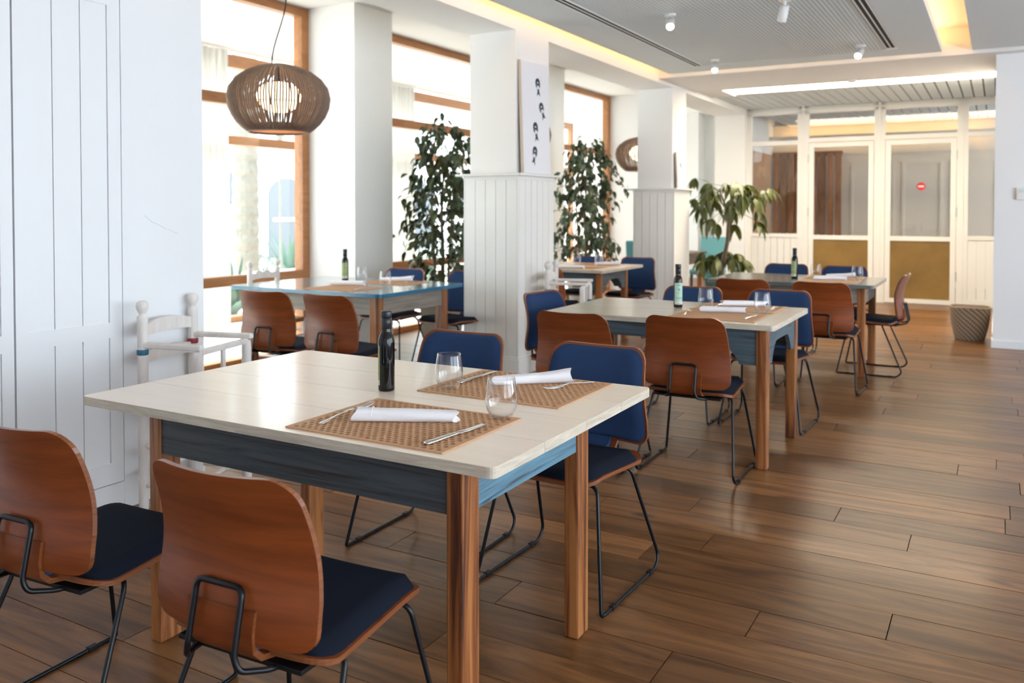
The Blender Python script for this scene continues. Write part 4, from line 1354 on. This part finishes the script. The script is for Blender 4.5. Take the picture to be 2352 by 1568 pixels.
PAL = [leaf_mesh('money_leaf', l, w, m_, d, .2, 5)[1] for l, w, m_, d in ((.24, .075, 'leaf_lime', .35), (.22, .07, 'leaf_mid', .5), (.26, .078, 'leaf_lime', .6))]
def money_tree(loc, label, seed):
    rr = random.Random(seed)
    t = empty('money_tree', loc)
    pot_mesh(t, .19, .15, .50, 'pot_teal')
    st = MB()
    st.tube([(0, 0, .44), (.05, .02, .66), (.10, .03, .95), (.11, .03, 1.25)], [.034, .030, .026, .020], 10)
    st.tube([(.11, .03, 1.2), (.06, .0, 1.45), (.0, -.02, 1.62)], [.018, .014, .009], 8)
    st.tube([(.11, .03, 1.2), (.20, .05, 1.42), (.30, .06, 1.55)], [.016, .012, .008], 8)
    st.build('trunk', 'bark', t)
    pet = MB()
    heads = []
    for k in range(34):
        a = k * 2.4 + rr.uniform(-.3, .3)
        base = Vector((.0, -.02, 1.58)) if k % 3 == 0 else Vector((.12, .03, 1.30)) if k % 3 == 1 else Vector((.27, .05, 1.52))
        ln = rr.uniform(.22, .40)
        tip = base + Vector((math.cos(a) * ln, math.sin(a) * ln, rr.uniform(-.18, .26)))
        heads.append((base, tip, a))
    for k in range(13):
        a = k * .8
        base = Vector((.02, 0, .62)); ln = rr.uniform(.2, .3)
        heads.append((base, base + Vector((math.cos(a) * ln, math.sin(a) * ln, rr.uniform(.02, .22))), a))
    for base, tip, a in heads:
        pet.tube([base, base.lerp(tip, .5) + Vector((0, 0, .05)), tip], [.005, .004, .003], 5, cap=False)
        for j in range(6):
            b = a + (j - 2.5) * .62 + rr.gauss(0, .1)
            o = link('leaflet', rr.choice(PAL), t)
            s_ = rr.uniform(.9, 1.3) * (1 - .12 * abs(j - 2.5))
            o.matrix_local = Matrix.Translation(tip) @ Matrix.Rotation(b - PI / 2, 4, 'Z') @ Matrix.Rotation(-rr.uniform(.25, .95), 4, 'X') @ Matrix.Rotation(rr.gauss(0, .25), 4, 'Y') @ Matrix.Scale(s_, 4)
    pet.build('petioles', 'leaf_mid', t)
    return tag(t, label, 'potted plant')
money_tree((-3.12, 10.85, 0), 'money tree with palmate leaves in a teal pot beside the far pillar', 31)

# ------------------------------------------------------------------ far bay: dark table and teal chairs
def teal_chair(x, y, rz, label):
    t = empty('upholstered_chair', (x, y, 0), R(rz))
    MB().box(-.21, .21, -.21, .21, .40, .48).build('seat', 'teal_fabric', t, bevel=.025, seg=3)
    m_ = Matrix.Translation((0, -.20, .48)) @ Matrix.Rotation(R(8), 4, 'X')
    MB().box(-.205, .205, -.035, .03, .0, .47, mat=m_).build('backrest', 'teal_fabric', t, bevel=.02, seg=3)
    for sx in (-.18, .18):
        for sy in (-.18, .18):
            MB().box(sx - .018, sx + .018, sy - .018, sy + .018, 0, .40).build('leg', 'dark_wood', t, bevel=.003)
    return tag(t, label, 'chair', 'teal upholstered chairs in the far bay')
table('side_table', -4.50, -3.62, 11.20, 11.98, (-4.45, -3.67, 11.25, 11.93), 'dark_wood', 'dark_wood', 'dark_wood', 'dark_wood', 'small dark table behind the money tree in the far bay', n_boards=1, lw=(.06, .06), group='dark far tables')
teal_chair(-4.10, 10.80, 8, 'teal upholstered chair just left of the far pillar')
teal_chair(-3.72, 12.35, 176, 'teal upholstered chair seen behind the trunk of the money tree')
tumbler(-3.80, 11.3, 'drinking glass on the small dark table in the far bay', .0004)

# ------------------------------------------------------------------ outside the porch
gr = struct(MB().box(-40, -8.1, -20, 45, -.30, -.06).build('ground_terrace', 'stone_pale'))
bld = empty('garden_building', (-18, 17.5, -.06))
MB().box(-.6, 0, -22, 24, 0, 4.6).build('wall', 'plaster_sun', bld)
MB().box(-1.2, .5, -22.2, 24.2, 4.6, 4.8).build('roof_slab', 'plaster_sun', bld)
poly = [(-.75, 0), (.75, 0)] + [(.75 * math.cos(PI * k / 14), 1.75 + .55 * math.sin(PI * k / 14)) for k in range(15)]
for y in (.85, 7.5, -7.0):
    o = MB().prism(poly, 'x', .0, .03).build('arched_door', 'arch_blue', bld); o.location = (0, y, .02)
    q = MB().box(.03, .05, -.6, .6, 1.05, 1.15).build('glazing_bar', 'plaster_sun', o)
for y in (-1.6, 4.0, 10):
    MB().box(0, .03, y, y + .5, 1.55, 2.4).build('window', 'arch_blue', bld)
tag(bld, 'pale sunlit building with arched blue doors beyond the porch windows', 'building')
def palm(x, y, h, label, seed):
    rr = random.Random(seed)
    t = empty('palm_tree', (x, y, -.06))
    prof = []
    n = 46
    for i in range(n + 1):
        prof.append((.215 - .03 * i / n + (.016 if i % 2 else -.006), h * i / n))
    MB().lathe(prof, 16, smooth=False).build('trunk', 'trunk_palm', t)
    for k in range(18):
        a = 2 * PI * k / 18 + rr.uniform(-.1, .1)
        ln = rr.uniform(1.6, 2.2); up = rr.uniform(.2, .9)
        mb = MB()
        spine = [(ln * u * math.cos(a), ln * u * math.sin(a), h + up * u - 1.5 * u * u) for u in (0, .25, .5, .75, 1)]
        mb.tube(spine, [.03, .022, .016, .01, .004], 5)
        for i in range(1, 16):
            u = i / 16
            p = Vector((ln * u * math.cos(a), ln * u * math.sin(a), h + up * u - 1.5 * u * u))
            for s in (-1, 1):
                q = p + Vector((math.cos(a + s * .9), math.sin(a + s * .9), -.35)) * .45 * math.sin(PI * (.15 + .8 * u))
                w = Vector((0, 0, .02))
                mb.add([p - w, p + w, q], [(0, 1, 2)])
        mb.build('frond', 'garden_green', t)
    return tag(t, label, 'palm tree', 'palm trees in the garden')
palm(-11.0, 10.25, 5.6, 'thick palm trunk outside the window behind the pendant lamp', 3)
palm(-13.5, 17.6, 6.2, 'palm trunk outside the window behind the ficus tree', 4)
def agave(x, y, s, label, seed, n=22):
    rr = random.Random(seed)
    t = empty('agave_plant', (x, y, -.06))
    for k in range(n):
        a = 2.4 * k; tilt = rr.uniform(.25, 1.1); ln = s * rr.uniform(.7, 1.1)
        mb = MB()
        fr = []
        for u in (0, .35, .7, 1):
            r_ = ln * u * math.sin(tilt) + .02; z = ln * u * math.cos(tilt) - .15 * s * u * u
            w = .06 * s * (1 - u ** 1.6) + .003
            fr.append([(r_ * math.cos(a) - sd * w * math.sin(a), r_ * math.sin(a) + sd * w * math.cos(a), z + (.02 if sd else 0)) for sd in (-1, 0, 1)])
        mb.patch(fr, [[(p[0], p[1], p[2] - .008) for p in r2] for r2 in fr])
        mb.build('leaf', 'garden_green', t)
    return tag(t, label, 'agave', 'garden agaves')
agave(-9.0, 8.15, .9, 'blue green agave seen low through the window left of the teal table', 5)
agave(-12.6, 12.9, 1.2, 'spiky garden plant right of the palm trunk outside the window', 6)
agave(-12.2, 11.4, .8, 'small spiky garden plant by the foot of the palm outside', 7)
agave(-9.2, 12.8, 1.0, 'spiky garden plant outside the window behind the near ficus', 8)
lp_ = empty('garden_lamp', (-12.0, 12.05, -.06))
MB().tube([(0, 0, 0), (0, 0, 2.75)], .022, 8).build('post', 'trunk_palm', lp_)
MB().lathe([(.05, 2.72), (.11, 2.95), (.12, 2.98), (.02, 3.08), (0, 3.09)], 12).build('lantern', 'trunk_palm', lp_)
tag(lp_, 'thin garden lamp post outside the window below the pendant lamp', 'lamp post')
lowwall = empty('garden_wall', (-10.2, 10, -.06))
rr = random.Random(9)
y = -6.0
while y < 9:
    w = rr.uniform(.3, .55)
    for z in range(2):
        piece('stone', 'stone_pale', -.16, .16, y + .01, y + w - .01, z * .21, z * .21 + .205, lowwall)
    y += w
tag(lowwall, 'low pale stone garden wall outside the windows', 'wall')
